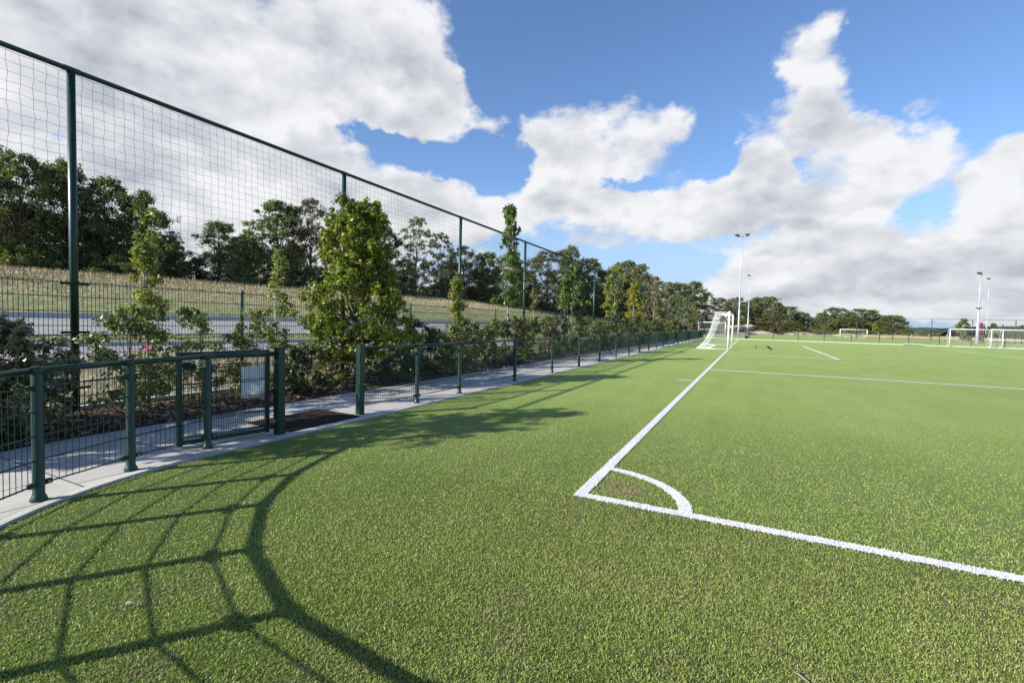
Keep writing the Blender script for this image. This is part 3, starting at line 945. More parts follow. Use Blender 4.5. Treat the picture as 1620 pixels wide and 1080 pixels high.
def low_fence(name, pts, label, first=None, last=None, cat='fence', clamps=True, rail_h=RAILZ, extra=None):
    t = empty(name, (pts[0][0], pts[0][1], 0), label, cat)
    off = Vector((-pts[0][0], -pts[0][1]))
    loc = [(x + off.x, y + off.y) for x, y in pts]
    full = ([(first[0] + off.x, first[1] + off.y)] if first else []) + loc + ([(last[0] + off.x, last[1] + off.y)] if last else [])
    posts = []
    for i, (x, y) in enumerate(loc):
        posts.append(link('post', pm, t, (x, y, .014)))
    for a_, b_ in zip(full[:-1], full[1:]):
        dist = math.hypot((a_[0] + b_[0]) / 2 - off.x * 1.0 - CX, (a_[1] + b_[1]) / 2 - off.y - CY)
        panel(a_, b_, .15, .93, 5, t)
    mb = MB()
    pts3 = [(x, y, rail_h) for x, y in full]
    # sleeve-jointed tube rail
    for a_, b_ in zip(pts3[:-1], pts3[1:]):
        mb.tube([a_, b_], .0255, n=12)
    for (x, y) in loc:
        mb.lathe((x, y, rail_h - .032), [(.036, 0), (.040, .012), (.040, .05), (.032, .064)], 12)
        i = loc.index((x, y)); j = full.index((x, y))
        for nb in ([full[j - 1]] if j > 0 else []) + ([full[j + 1]] if j < len(full) - 1 else []):
            dd = Vector((nb[0] - x, nb[1] - y, 0)).normalized()
            mb.tube([(x, y, rail_h), (x + dd.x * .07, y + dd.y * .07, rail_h)], .0295, n=12)
    mb.build('top_rail', M['green'], t)
    for i, (x, y) in enumerate(loc[:9] if clamps else []):
        j = full.index((x, y))
        for nb in ([full[j - 1]] if j > 0 else []) + ([full[j + 1]] if j < len(full) - 1 else []):
            th_ = math.atan2(nb[1] - y, nb[0] - x) - math.pi / 2
            for z in (.155, .925):
                c = link('clamp', cmR, posts[i], (0, 0, z - .014)); c.rotation_euler = (0, 0, th_)
    return t


low_fence('pitch_fence', low_a, 'low dark green mesh fence curving round the pitch corner', last=None, first=(-4.02, .08))
low_fence('pitch_fence', low_b, 'long straight low green mesh fence from the gate gap to the far end', first=(-4.1, 1.66))
cross = [(-4.0 + 2.62 * i, FAR_Y + .35 + .03 * i) for i in range(1, 24)]
low_fence('cross_fence', cross, 'low green fence across the far end of the pitch behind the white goals', first=(-4.0, FAR_Y + .32), clamps=False)
mb = MB(); mb.box((28, FAR_Y + .35, .02), (64, .42, .1), rz=.0115, bev=.01); props(mb.build('far_kerb', M['concrete']), kind='structure')

# ---- gate: two square gate posts, and the leaf standing open behind the curved fence
gp = empty('gate_post', (-4.02, .12, .014), 'square green gate post at the latch side next to the open gate', 'gate post', 'square gate posts')
mb = MB(); mb.box((0, 0, .555), (.10, .10, 1.11), bev=.006); mb.box((0, 0, 1.115), (.108, .108, .012), bev=.003)
mb.build('post', M['green'], gp)
mb = MB(); mb.box((-.02, -.066, .93), (.03, .03, .05)); mb.box((-.02, -.066, .18), (.03, .03, .05)); mb.build('hinge', M['steel'], gp)
gp2 = empty('gate_post', (-4.1, 1.62, .014), 'square green gate post standing between black mat and straight fence', 'gate post', 'square gate posts')
mb = MB(); mb.box((0, 0, .55), (.10, .10, 1.10), bev=.006); mb.box((0, 0, 1.105), (.108, .108, .012), bev=.003); mb.build('post', M['green'], gp2)
mb = MB(); mb.box((.03, -.054, .9), (.03, .012, .18)); mb.build('latch_plate', M['wire'], gp2)

ga, gb = Vector((-4.32, -.92, 0)), Vector((-4.14, .03, 0))
g = empty('gate', (ga.x, ga.y, .014), 'green mesh gate leaf standing open behind the curved fence with a pale board', 'gate')
L = (gb - ga).length; gd = (gb - ga).normalized(); gr = math.atan2(gd.y, gd.x)
mb = MB(); e = gd * L
mb.box((0, 0, .56), (.05, .05, 1.06), rz=gr, bev=.005); mb.box((e.x, e.y, .56), (.05, .05, 1.06), rz=gr, bev=.005)
m_ = e / 2
mb.box((m_.x, m_.y, 1.065), (L - .05, .046, .046), rz=gr, bev=.005); mb.box((m_.x, m_.y, .065), (L - .05, .046, .046), rz=gr, bev=.005)
mb.build('frame', M['green'], g)
panel((0, 0), (e.x, e.y), .12, .93, 5, g, name='mesh_infill')
mb = MB(); mb.box((.10 * gd.x + .0, .10 * gd.y, .93), (.12, .035, .09), rz=gr, bev=.004); lb_ = mb.build('lock_box', M['wire'], g)
mb = MB(); mb.tube([(.1 * gd.x + .035, .10 * gd.y, .965), (.22 * gd.x + .035, .22 * gd.y, .965)], .007, n=8); mb.build('handle', M['steel'], lb_)
# pale board wired to the gate leaf (no writing on this side)
sb = Vector((-4.265, -.055, .69)); gr2 = gr
mb = MB(); mb.box((0, 0, 0), (.315, .006, .40), rz=gr2, bev=.0015)
o = mb.build('sign_board', M['board'], None, tuple(sb)); props(o, 'blank pale blue board mounted behind the open gate mesh', 'sign')

# ---- tall ball fence: 5 m posts, top tube, lower wire panels and netting above
XF = -7.55
bf = empty('ball_fence', (XF, -5.77, 0), 'tall green ball-stop fence with netting above wire panels behind the planting bed', 'fence')
tall_y = [-.6 + 5.17 * i for i in range(-1, 14)]; mid_y = [y + 2.585 for y in tall_y[:-1]]
Y0 = -5.77
mb = MB(); mb.lathe((0, 0, 0), [(.05, -.1), (.05, 4.98)], 16); tp = mb.mesh('tall_post', M['green'])
mb = MB(); mb.lathe((0, 0, 0), [(.03, -.1), (.03, 2.0), (.024, 2.012)], 12); sp = mb.mesh('short_post', M['green'])
tps = [link('tall_post', tp, bf, (0, y - Y0, 0)) for y in tall_y]
for y in mid_y: link('short_post', sp, bf, (0, y - Y0, 0))
mb = MB(); mb.tube([(0, 0, 5.0), (0, tall_y[-1] - Y0, 5.0)], .036, n=12)
for y in tall_y: mb.tube([(0, y - Y0 - .1, 5.0), (0, y - Y0 + .1, 5.0)], .041, n=12)
mb.build('top_rail', M['green'], bf)
ally = sorted(tall_y + mid_y)
for a_, b_ in zip(ally[:-1], ally[1:]):
    panel((.02, a_ - Y0), (.02, b_ - Y0), .06, 1.95, 10, bf, rv=.0042, rh=.0050, spikes=.02, n=3 if a_ > 10 else 4)
cl_ = MB()
cl_.box((.03, 0, 0), (.03, .34, .035), bev=.004); cl_.lathe((0, 0, -.02), [(.056, 0), (.056, .04)], 14)
cme = cl_.mesh('clamp', M['wire'])
for tpo in tps[:9]:
    for z in (.4, 1.22, 1.93): link('clamp', cme, tpo, (0, 0, z))
# netting: wavy cords, one part per bay
for a_, b_ in zip(tall_y[:-1], tall_y[1:]):
    mb = MB(); sp_ = .132; rr_ = .0021 if a_ < 4 else .0021
    ny = int((b_ - a_) / sp_); nz = 23; zt_, zb = 4.955, 1.93
    GYn = np.zeros((ny + 1, nz + 1, 3))
    for i in range(ny + 1):
        for j in range(nz + 1):
            fy = i / ny; fz = j / nz
            yy = a_ - Y0 + (b_ - a_) * fy; zz_ = zt_ + (zb - zt_) * fz
            sag = math.sin(math.pi * fy)
            GYn[i, j] = (-.03 + .05 * sag * math.sin(fz * 3), yy + .006 * (-1) ** (i + j) * (0 if i in (0, ny) else 1) + .007 * math.sin(j * 1.3 + i * .7),
                         zz_ - .018 * sag * math.sin(math.pi * fz) + .008 * math.sin(i * 2.1 + j))
    tn_ = 3
    for i in range(ny + 1): mb.tube([GYn[i, j] for j in range(nz + 1)], rr_, n=tn_, cap=False)
    for j in range(nz + 1): mb.tube([GYn[i, j] for i in range(ny + 1)], rr_ * (1.6 if j in (0, nz) else 1), n=tn_, cap=False)
    mb.build('net', M['net'], bf)

# ---- door mat in the gate opening
mb = MB(); mb.box((0, 0, 0), (.90, 1.22, .022), bev=.004)
o = mb.build('scraper_mat', M['rubber'], None, (-4.43, .875, .028)); o.rotation_euler = (0, 0, -.03)
props(o, 'black rubber scraper mat lying on the paving in the gate gap', 'mat')

# ================================================================== goals
def goal(name, label, loc, rz, Wd, H, D, r, group, roundtop=True, net=True, top_d=.9, midbar=False, cell=.12, cr=.0022):
    """opening looks towards local +X; net runs back to -X"""
    t = empty(name, loc, label, 'goal', group, rz)
    for s in (-1, 1):
        mb = MB(); mb.tube([(0, s * (Wd / 2 + r), 0), (0, s * (Wd / 2 + r), H + r)], r, n=12); mb.build('upright', M['white'], t)
    mb = MB(); mb.tube([(0, -Wd / 2 - 2 * r, H + r), (0, Wd / 2 + 2 * r, H + r)], r, n=12); mb.build('crossbar', M['white'], t)
    mb = MB(); q = .022; yy = Wd / 2 + r
    # net support: rounded hoops at the top, ground frame
    if roundtop:
        c_r = .45; rows = [(0, -yy)] + [(-top_d + c_r + c_r * math.cos(math.radians(q_)), -yy + c_r + c_r * math.sin(math.radians(q_))) for q_ in range(270, 179, -15)]
        rows += [(x_, -y_) for x_, y_ in rows[::-1]]
        mb.tube([(x_, y_, H + r * .6) for x_, y_ in rows], q, n=8)
        for s in (-1, 1): mb.tube([(0, s * yy, H - .55), (-top_d * .45, s * yy, H + .02)], q * .8, n=8)
    else:
        for s in (-1, 1):
            mb.tube([(0, s * yy, H + r), (-top_d, s * yy, H), (-D, s * yy, .02)], q, n=8)
            if midbar: mb.tube([(0, s * yy, H * .12), (-D, s * yy, .02)], q, n=8)
    mb.tube([(0, -yy, .03), (-D, -yy, .03), (-D, yy, .03), (0, yy, .03)], q * 1.2, n=8)
    if midbar: mb.tube([(-D * .8, -yy, H * .45), (-D * .8, yy, H * .45)], q * 1.6, n=8)
    mb.build('net_frame', M['white'], t)
    if net:
        mb = MB()
        prof = [(-.02, H + .02), (-top_d * .5, H - .06), (-top_d, H), (-top_d - .14, H * .72), (-top_d - (D - top_d) * .34, H * .42), (-top_d - (D - top_d) * .62, H * .17), (-D, .04)]
        # arc-length resample
        P_ = np.array(prof); sg = np.hypot(*np.diff(P_, axis=0).T); cu = np.concatenate([[0], np.cumsum(sg)]); k_ = int(cu[-1] / cell)
        u_2 = np.linspace(0, cu[-1], k_ + 1); X_ = np.interp(u_2, cu, P_[:, 0]); Z_ = np.interp(u_2, cu, P_[:, 1]); ny = int(2 * yy / cell)
        g_ = [[(X_[i] - .05 * math.sin(math.pi * i / k_) * math.sin(math.pi * j / ny), -yy + 2 * yy * j / ny + .01 * (-1) ** (i + j), Z_[i]) for j in range(ny + 1)] for i in range(k_ + 1)]
        for i in range(k_ + 1): mb.tube(g_[i], cr, n=3, cap=False)
        for j in range(ny + 1): mb.tube([g_[i][j] for i in range(k_ + 1)], cr, n=3, cap=False)
        for s in (-1, 1):
            for i in range(0, k_ + 1):
                if X_[i] < -.1: mb.tube([(X_[i], s * yy, Z_[i]), (X_[i] * .5, s * (yy - .02), Z_[i] * .99), (0, s * yy, Z_[i])], cr, n=3, cap=False)
            nx_ = int(D / cell)
            for i in range(1, nx_):
                x = -D * i / nx_
                zt2 = float(np.interp(-x, -X_, Z_))
                mb.tube([(x, s * yy, .03), (x, s * yy, zt2)], cr, n=3, cap=False)
        # slack net lying bunched on the ground at the back
        for j in range(0, ny * 2):
            y = -yy + 2 * yy * j / (ny * 2)
            mb.tube([(-D + .02, y, .03), (-D + .3, y + .06, .10 + .04 * math.sin(j)), (-D + .6, y - .05, .03), (-D + .8, y + .03, .02)], cr * 1.2, n=3, cap=False)
        mb.build('net', M['cord_w'], t)
    return t


goal('goal', 'full-size white goal with rounded net brackets on the nearer goal line', (.053, YG, 0), 0, 7.32, 2.44, 1.95, .06, None, cr=.0017)
gg = goal('youth_goal', 'white portable youth goal by the far fence, left one of the pair', (22.22, FAR_Y - .35, 0), -math.pi / 2, 4.05, 1.83, 1.2, .036, 'portable goals by the far fence', False, True, .5, False, .16, .004)
goal('youth_goal', 'white portable youth goal by the far fence, cut by the frame edge', (25.35, FAR_Y - .8, 0), -math.pi / 2, 4.1, 1.86, 1.3, .036, 'portable goals by the far fence', False, True, .5, True, .16, .004)
goal('distant_goal', 'white goal on the next pitch seen beyond the low cross fence', (19.45, 110, 0), -math.pi / 2, 4.25, 1.5, .9, .06, None, False, True, .4, False, .25, .006)
goal('distant_goal', 'white goal parked behind the near goal net at the left of the far pitch', (-4.6, 84, 0), math.radians(-90), 4.1, 2.15, 1.6, .06, None, False, True, .8, True, .25, .006)

# ================================================================== floodlights, bin, far fence
def floodlight(label, loc, H, r, heads=2, collar=None, group='floodlight masts'):
    t = empty('floodlight', loc, label, 'floodlight', group)
    mb = MB(); mb.lathe((0, 0, 0), [(r * 1.9, 0), (r * 1.9, .03), (r, .04), (r, H * .28), (r * .8, H * .285), (r * .62, H * .62), (r * .42, H)], 14)
    mb.build('mast', M['galv'], t)
    mb = MB(); mb.box((0, 0, H - .05), (1.25, .10, .10)); mb.box((0, -.2, H + .06), (.08, .5, .08)); ca_ = mb.build('crossarm', M['galv'], t)
    for i, x in enumerate([-.58, .58] if heads == 2 else [-.25]):
        mb = MB(); mb.box((x, -.25, H + .12), (.52, .42, .10), bev=.03); mb.box((x, -.25, H + .03), (.46, .36, .04)); mb.box((x, 0, H + .04), (.12, .1, .14))
        mb.build('lamp_head', M['lampd'], ca_)
    if collar:
        mb = MB(); mb.lathe((0, 0, collar), [(r * 1.2, 0), (r * 2.4, .04), (r * 2.4, .12), (r * 1.2, .16)], 12); mb.build('collar', M['lampd'], t)
    return t


floodlight('tall grey floodlight mast with two lamp heads just behind the near goal', (-.05, FAR_Y + .9, 0), 12.95, .105)
floodlight('more distant thin floodlight mast, right of the tallest one', (.75, 112, 0), 12.7, .13, 1)
floodlight('thick white mast with a dark collar by the portable goals', (30.7, 88, 0), 10.05, .155, 1, 5.0)
floodlight('faint slim mast right of the thick white mast', (45.5, 130, 0), 12.8, .10, 1)

bn = empty('waste_bin', (.93, FAR_Y + .75, 0), 'small dark green litter bin at the foot of the floodlight masts', 'bin')
mb = MB(); mb.box((0, 0, .42), (.42, .42, .62), bev=.03); mb.box((0, 0, .06), (.1, .1, .12)); mb.build('body', M['binm'], bn)
mb = MB(); mb.box((0, 0, .78), (.46, .46, .10), bev=.03); mb.build('lid', M['binm'], bn)
mb = MB(); mb.box((0, -.215, .60), (.26, .006, .08)); mb.build('label_plate', M['white'], bn)

fb = empty('far_ball_fence', (22, 100, 0), 'see-through tall green mesh fence on the horizon at the right', 'fence')
for i in range(12):
    mb = MB(); mb.lathe((0, 0, 0), [(.055, 0), (.055, 3.7)], 8); mb.build('post', M['green'], fb, (i * 5.2 + 1.5 - 5.2, 0, 0))
mb = MB(); mb.tube([(-4, 0, 3.68), (54, 0, 3.68)], .03, n=6); mb.tube([(12, 0, 2.0), (54, 0, 2.0)], .025, n=6); mb.build('rail', M['green'], fb)
mb = MB()
for i in range(290): mb.tube([(-4 + i * .2, 0, .1), (-4 + i * .2, 0, 3.68)], .003, n=3, cap=False)
for j in range(18): mb.tube([(-4, 0, .1 + j * .2), (54, 0, .1 + j * .2)], .003, n=3, cap=False)
mb.build('netting', M['net'], fb)
gf = empty('far_panel_fence', (34.0, 96, 0), 'darker green bar fence in front of the low hill at the right edge', 'fence')
for i in range(9):
    mb = MB(); mb.lathe((0, 0, 0), [(.07, 0), (.07, 2.9)], 8); mb.build('post', M['green'], gf, (i * 2.2, 0, 0))
for i in range(8):
    panel((i * 2.2, 0), (i * 2.2 + 2.2, 0), .1, 2.85, 8, gf, step=.12, rv=.006, rh=.008, n=3)
# red and white banner post by the thick mast
o = MB(); o.box((0, 0, 1.7), (.5, .05, 2.6), bev=.01); o.box((0, 0, .2), (.06, .06, .4))
ob = o.build('banner', M['redb'], None, (31.35, 89, 0)); props(ob, 'narrow faded red banner standing beside the thick white mast', 'banner')

# bleached flat slab lying by the far kerb, flat dark strip on the turf, small litter
mb = MB(); mb.box((0, 0, .1), (1.7, .5, .10), bev=.03)
props(mb.build('concrete_block', M['concrete'], None, (17.2, FAR_Y - .2, 0)), 'low white block lying on the kerb left of the portable goals', 'block')
o = flat('turf_strip', [(2.45, 38.9), (2.62, 38.9), (2.88, 34.9), (2.70, 34.9)], .006, M['dark_strip'], None); props(o, 'small dark slanted strip on the grass right of the near goal', 'drain')
for i, (x, y, rz, s, lb) in enumerate([(-2.02, -3.05, .6, 1.0, 'curled dry leaf on the turf among the fence shadows at the left'), (2.32, -.72, 2.4, 1.1, 'thin dry twig on the turf below the touchline'), (-1.02, -.83, .1, .6, 'tiny pale flake on the turf left of the corner')]):
    if i == 1: x, y = 1.62, -1.62
    if i == 0: x, y = -1.46, -2.72
    mb = MB()
    if i == 1: mb.tube([(-.035, 0, .02), (0, .006, .028), (.035, .002, .022)], .003, n=5)
    else:
        k_ = 6; vs = []
        for q in range(k_ + 1):
            f = q / k_; w_ = .012 * s * math.sin(math.pi * f) + .001; zc = .024 + .012 * math.sin(math.pi * f)
            vs += [(-.03 * s + .06 * s * f, -w_, zc + .006), (-.03 * s + .06 * s * f, 0, zc), (-.03 * s + .06 * s * f, w_, zc + .006)]
        fs = []
        for q in range(k_): fs += [(q * 3, q * 3 + 1, q * 3 + 4, q * 3 + 3), (q * 3 + 1, q * 3 + 2, q * 3 + 5, q * 3 + 4)]
        mb.add(vs, fs)
    o = mb.build('fallen_leaf' if i != 1 else 'twig', M['twig'], None, (x, y, 0)); o.rotation_euler = (0, 0, rz)
    props(o, lb, 'twig' if i == 1 else 'leaf')

# sandy bank behind the far end
sx_ = np.linspace(-14, 16, 40); sy_ = np.linspace(114, 140, 20); SX, SY = np.meshgrid(sx_, sy_)
SZ = 2.3 * np.exp(-((SX + 1) / 6.5) ** 2) * np.clip((SY - 114) / 14, 0, 1) ** 1.2 + .3 * np.sin(SX * 1.1) * np.sin(SY * .4) * np.exp(-((SX + 1) / 8) ** 2) - .05
me = np_mesh('sand_bank', np.stack([SX.ravel(), SY.ravel(), SZ.ravel()], 1), grid_faces(*SX.shape), M['sand'], smooth=True); props(link('sand_bank', me), kind='structure')
# dry low bank with scrub along the back of the far pitch, and the low boarded edge right of the distant goal
sx_ = np.linspace(8, 62, 70); sy_ = np.linspace(116, 124, 9); SX, SY = np.meshgrid(sx_, sy_)
SZ = (.55 + .25 * np.sin(SX * .7)) * np.sin(np.pi * (SY - 116) / 8) * np.clip((62 - SX) / 20, 0, 1) - .03
me = np_mesh('dry_bank', np.stack([SX.ravel(), SY.ravel(), SZ.ravel()], 1), grid_faces(*SX.shape), M['slope2'], smooth=True); props(link('dry_bank', me), kind='structure')
bw = empty('board_edge', (21.5, 113.5, 0), 'low weathered boarded edge right of the distant goal', 'fence')
for i in range(10):
    mb = MB(); mb.box((i * 2.6 + 1.3, 0, .36), (2.5, .05, .5), bev=.01); mb.build('board', M['stake'], bw)
    mb = MB(); mb.box((i * 2.6, 0, .5), (.12, .12, 1.0), bev=.01); mb.build('post', M['barkp'], bw)
# hills on the horizon
def ridge(name, x0, x1, y, hmax, m, seed, dz=60):
    r_g = np.random.default_rng(seed); xx = np.linspace(x0, x1, 90); hh_ = hmax * (.6 + .4 * np.sin((xx - x0) / (x1 - x0) * np.pi)) * (1 + .08 * np.sin(xx * .21) + r_g.normal(0, .05, 90))
    v = []; 
    for k_, f in ((0, 0), (1, 1), (2, 1), (3, 0)):
        for i in range(90): v.append((xx[i], y + k_ * dz / 3, -.1 + hh_[i] * f))
    me = np_mesh(name, v, grid_faces(4, 90), m, smooth=True); return props(link(name, me), kind='structure')


ridge('dune_hill', 70, 190, 190, 5.6, mat('scrub', simple((.085, .10, .05), .95, .1, var=.3, scale=.25, bumpd=1.0, bs=.8)), 5)
ridge('distant_woods', 150, 800, 700, 8.5, mat('far_wood', simple((.05, .075, .065), .95, .1, var=.25, scale=.05, bumpd=3, bs=.1)), 6)
ridge('low_field', 36, 120, 125, .55, mat('green_field', simple((.09, .24, .10), .95, .1, var=.1, scale=.2)), 8, 20)

# ================================================================== woodland behind the road and round the far end
protos = {
    'd': [tree_proto(11, 8.6, 2.6, 'd', 'bark', 'round', .02, 150, 150, .17, .78, .13), tree_proto(12, 8.6, 2.6, 'd', 'bark', 'tall', .0, 150, 150, .17, .78, .13)],
    'g': [tree_proto(13, 8.6, 2.6, 'g', 'bark', 'tall', .0, 150, 140, .16, .72, .12), tree_proto(14, 8.6, 2.6, 'g', 'bark', 'round', .0, 150, 140, .16, .72, .12)],
    'b': [tree_proto(15, 8.6, 2.6, 'b', 'barkp', 'tall', .02, 150, 130, .15, .70, .10)],
    'p': [tree_proto(16, 8.6, 2.6, 'p', 'barkp', 'tall', .02, 115, 110, .15, .52, .10)],
    'o': [tree_proto(17, 8.6, 3.6, 'o', 'bark', 'dome', .03, 260, 110, .20, .85, .16), tree_proto(18, 8.6, 3.6, 'o', 'bark', 'dome', .03, 260, 110, .20, .85, .16)],
}
PR = {'d': 2.9, 'g': 2.9, 'b': 2.9, 'p': 2.9, 'o': 4.2}
WOOD = [(-49.0, 9.1, 4.01, 10.7, 3.4, 'd'), (-45.3, 10.8, 3.98, 8.7, 2.3, 'd'), (-46.4, 13.9, 3.99, 9.2, 2.6, 'd'), (-44.7, 15.6, 3.98, 8.2, 2.2, 'd'), (-42.7, 17.4, 3.96, 7.4, 2.3, 'd'), (-41.1, 18.4, 3.95, 3.9, 1.5, 'd'), (-51.7, 14.0, 4.05, 5.8, 3.2, 'd'), (-50.5, 19.7, 4.05, 5.8, 3.5, 'd'), (-41.1, 22.4, 3.96, 5.8, 2.4, 'g'), (-41.6, 25.3, 3.97, 5.1, 2.0, 'g'), (-41.6, 28.7, 3.98, 9.1, 3.5, 'g'), (-39.7, 31.1, 3.96, 9.8, 2.6, 'b'), (-41.1, 38.4, 3.99, 10.4, 3.8, 'g'), (-39.0, 40.4, 3.97, 9.0, 3.1, 'd'), (-35.6, 43.3, 3.94, 10.0, 3.1, 'p'), (-34.4, 46.7, 3.94, 8.7, 2.6, 'p'), (-33.0, 50.0, 3.92, 7.5, 2.7, 'b'), (-31.3, 53.3, 3.9, 7.1, 3.0, 'd'), (-30.7, 60.5, 3.81, 7.5, 3.4, 'b'), (-26.9, 64.4, 3.14, 9.4, 4.5, 'b'), (-25.6, 71.3, 2.91, 11.4, 3.2, 'd'), (-23.5, 74.1, 2.53, 10.0, 3.2, 'd'), (-20.7, 77.1, 2.03, 8.9, 4.4, 'g'), (-19.1, 81.6, 1.74, 11.1, 4.5, 'o'), (-16.3, 80.2, 1.18, 11.0, 3.3, 'o'), (-13.2, 84.8, 0.96, 8.5, 3.9, 'p'), (-11.3, 90.2, 0.82, 8.8, 3.6, 'g'), (-8.9, 95.5, 0.62, 9.7, 3.0, 'd'), (-7.0, 100.7, 0, 8.4, 3.9, 'p'), (-8.0, 75.4, 0, 6.0, 2.6, 'p'), (-5.2, 115.8, 0, 8.2, 3.5, 'b'), (-2.3, 130.9, 0, 9.1, 3.9, 'o'), (4.5, 136.0, 0, 9.7, 5.6, 'o'), (1.4, 146.0, 0, 9.2, 4.6, 'o'), (10.6, 155.7, 0, 7.9, 4.8, 'o'), (14.9, 160.4, 0, 6.3, 3.7, 'o'), (19.5, 165.0, 0, 5.3, 3.4, 'd'), (22.8, 159.6, 0, 7.8, 5.4, 'o'), (29.4, 158.6, 0, 7.5, 5.6, 'o'), (25.5, 154.2, 0, 5.2, 5.2, 'o'), (34.4, 152.5, 0, 5.7, 4.6, 'o'), (33.6, 157.8, 0, 5.4, 3.5, 'd'), (6.9, 125.9, 0, 4.3, 4.5, 'b')]
KW = {'d': ('dark dense tree', 'dark_tree'), 'g': ('grey-green feathery tree', 'grey_green_tree'), 'b': ('brownish loose-crowned tree', 'birch_tree'), 'p': ('pale silvery tree', 'willow_tree'), 'o': ('broad round-crowned tree', 'oak_tree')}
WL = ['dark tree cut by the left frame edge', 'tallest dark tree left of the first tall post', 'dark tree directly behind the first tall fence post', 'dark tree just right of the first tall post', 'dark tree with ragged top above the slender maple sapling', 'small dark tree at the right end of the dark left group', 'dark tree filling the back of the left group near the edge', 'dark tree filling the back of the left group near its middle', 'lone grey-green tree after the gap of open sky', 'lower grey-green tree at the foot of the wood, left of the sapling', 'tall grey-green tree left of the bushy maple', 'brownish drooping tree touching the bushy maple on its left', 'grey-green tree hidden behind the top of the bushy maple', 'dark tree behind the right flank of the bushy maple', 'airy silvery tree right of the bushy maple', 'smaller silvery tree left of the third tall post', 'brownish tree behind the third tall post', 'dark tree between the third tall post and the poplar', 'brownish tree behind the poplar top', 'broad brownish tree right of the poplar', 'dark tree poking above the rail right of the broad brownish one', 'dark tree above the green cone-shaped young tree', 'grey-green tree left of the two big round crowns', 'left of the two big round crowns near the netting end', 'right of the two big round crowns near the netting end', 'pale tree right after the big round crowns', 'grey-green tree above the orange-brown one', 'dark pointed tree between pale trees left of the near goal', 'pale tree right of the dark pointed one', 'low pale tree in front, left of the near goal', 'brownish tree directly above the near goal', 'round tree left of the tallest floodlight mast', 'big round tree right of the floodlight masts', 'round tree between the two floodlight masts', 'round tree stepping down right of the big one', 'low round tree above the olive bushes', 'small dark tree in the dip of the far treeline', 'left hump of the three round crowns at the right', 'middle hump of the three round crowns at the right', 'low crown in front of the left hump', 'right hump of the three round crowns at the right', 'small dark crown behind the right hump', 'brownish low tree at the foot of the big round tree']
for i, (x, y, zb, H, R, k) in enumerate(WOOD):
    if k == 'a': continue
    pr = protos[k][i % len(protos[k])]
    s = R / PR[k] * 1.3
    put_tree(KW[k][1], pr, (x, y, zb - .1), WL[i], 'tree', 'woodland trees', (s, s * (.9 + .2 * ((i * 7) % 5) / 5), (H + .1) / 8.75), (i * 2.399) % 6.28)

back = [(-56, 8), (-57, 14), (-56.5, 18.5), (-53, 33), (-54, 40), (-52, 47), (-47, 55), (-44, 62), (-42, 70), (-37, 80), (-32, 88), (-26, 95), (-20, 104)]
BL = ['at the very left edge of the photo', 'left of the first tall post', 'just right of the first tall post', 'behind the ragged tree above the maple sapling', 'behind the tall grey-green tree', 'behind the bushy maple', 'behind the airy silvery tree',
      'behind the third tall post', 'left of the poplar', 'behind the poplar', 'behind the broad brownish tree', 'behind the cone-shaped young tree', 'behind the two big round crowns']
for i, (x, y) in enumerate(back):
    pr = protos['d' if i % 3 else 'b'][0]; hs = rng.uniform(.72, .86)
    put_tree('dark_tree', pr, (x, y, terr(x, y) - .1), 'dark tree of the second row ' + BL[i], 'tree', 'second row of woodland trees', (1.35, 1.35, hs), i * 1.9)
# understorey brush along the crest
brush = [tree_proto(31, 2.2, 1.5, 'g', 'bark', 'round', .0, 16, 170, .12, .55, .04), tree_proto(32, 2.2, 1.5, 'bush', 'bark', 'round', .0, 16, 170, .12, .55, .04), tree_proto(33, 2.2, 1.5, 'b', 'bark', 'round', .0, 16, 170, .12, .5, .04)]
rb = random.Random(3)
SK = ['grey-green scrub bush', 'yellowish green scrub bush', 'brownish scrub bush']


def scrub_label(i, yb):
    k = i % 3 if i > 8 else (0 if i % 2 else 1)
    sec = ['at the foot of the dark trees near the left frame edge', 'on the crest just right of the first tall post', 'under the gap of open sky right of the dark left group', 'below the grey-green trees left of the bushy maple',
           'on the crest behind the bushy maple', 'below the silvery trees right of the bushy maple', 'on the crest left of the poplar', 'on the crest right of the poplar', 'under the wood below the far end of the net rail', 'at the foot of the wood nearest the goal']
    lim = [6, 14, 24, 32, 42, 50, 58, 68, 80, 999]
    return SK[k] + ' ' + sec[[j for j, v in enumerate(lim) if yb < v][0]]


for i in range(46):
    yb = -2 + i * 2.0 + rb.uniform(-.6, .6); S = rb.uniform(44.0, 47); xb = xs(S, yb)
    if yb > 45: xb += (yb - 45) * .22
    s = rb.uniform(.7, 1.25)
    put_tree('thicket_bush', brush[i % 3 if i > 8 else (0 if i % 2 else 1)], (xb, yb, terr(xb, yb) - .1), scrub_label(i, yb), 'bush', 'scrub under the woodland', (s * 1.1, s * 1.1, s * rb.uniform(.7, 1.05)), rb.uniform(0, 6))
for i in range(26):
    xb = -6 + i * 1.75 + rb.uniform(-.6, .6); yb = 118 + rb.uniform(0, 10) + (i > 12) * 8; s = rb.uniform(.8, 1.3)
    put_tree('verge_bush', brush[(i * 2 + 1) % 3], (xb, yb, -.1), ['grey-green', 'yellowish', 'brownish'][(i * 2 + 1) % 3] + ' low bush ' + ('at the back of the far pitch left of the sand bank' if i < 3 else 'on the sand bank between the two floodlight masts' if i < 6 else 'below the big round tree right of the masts' if i < 11 else 'left of the distant goal' if i < 16 else 'behind the distant goal' if i < 20 else 'right of the distant goal and the little yellow tree'), 'bush', 'bushes behind the far pitch', (s * 1.4, s * 1.4, s * rb.uniform(.5, .9)), rb.uniform(0, 6))

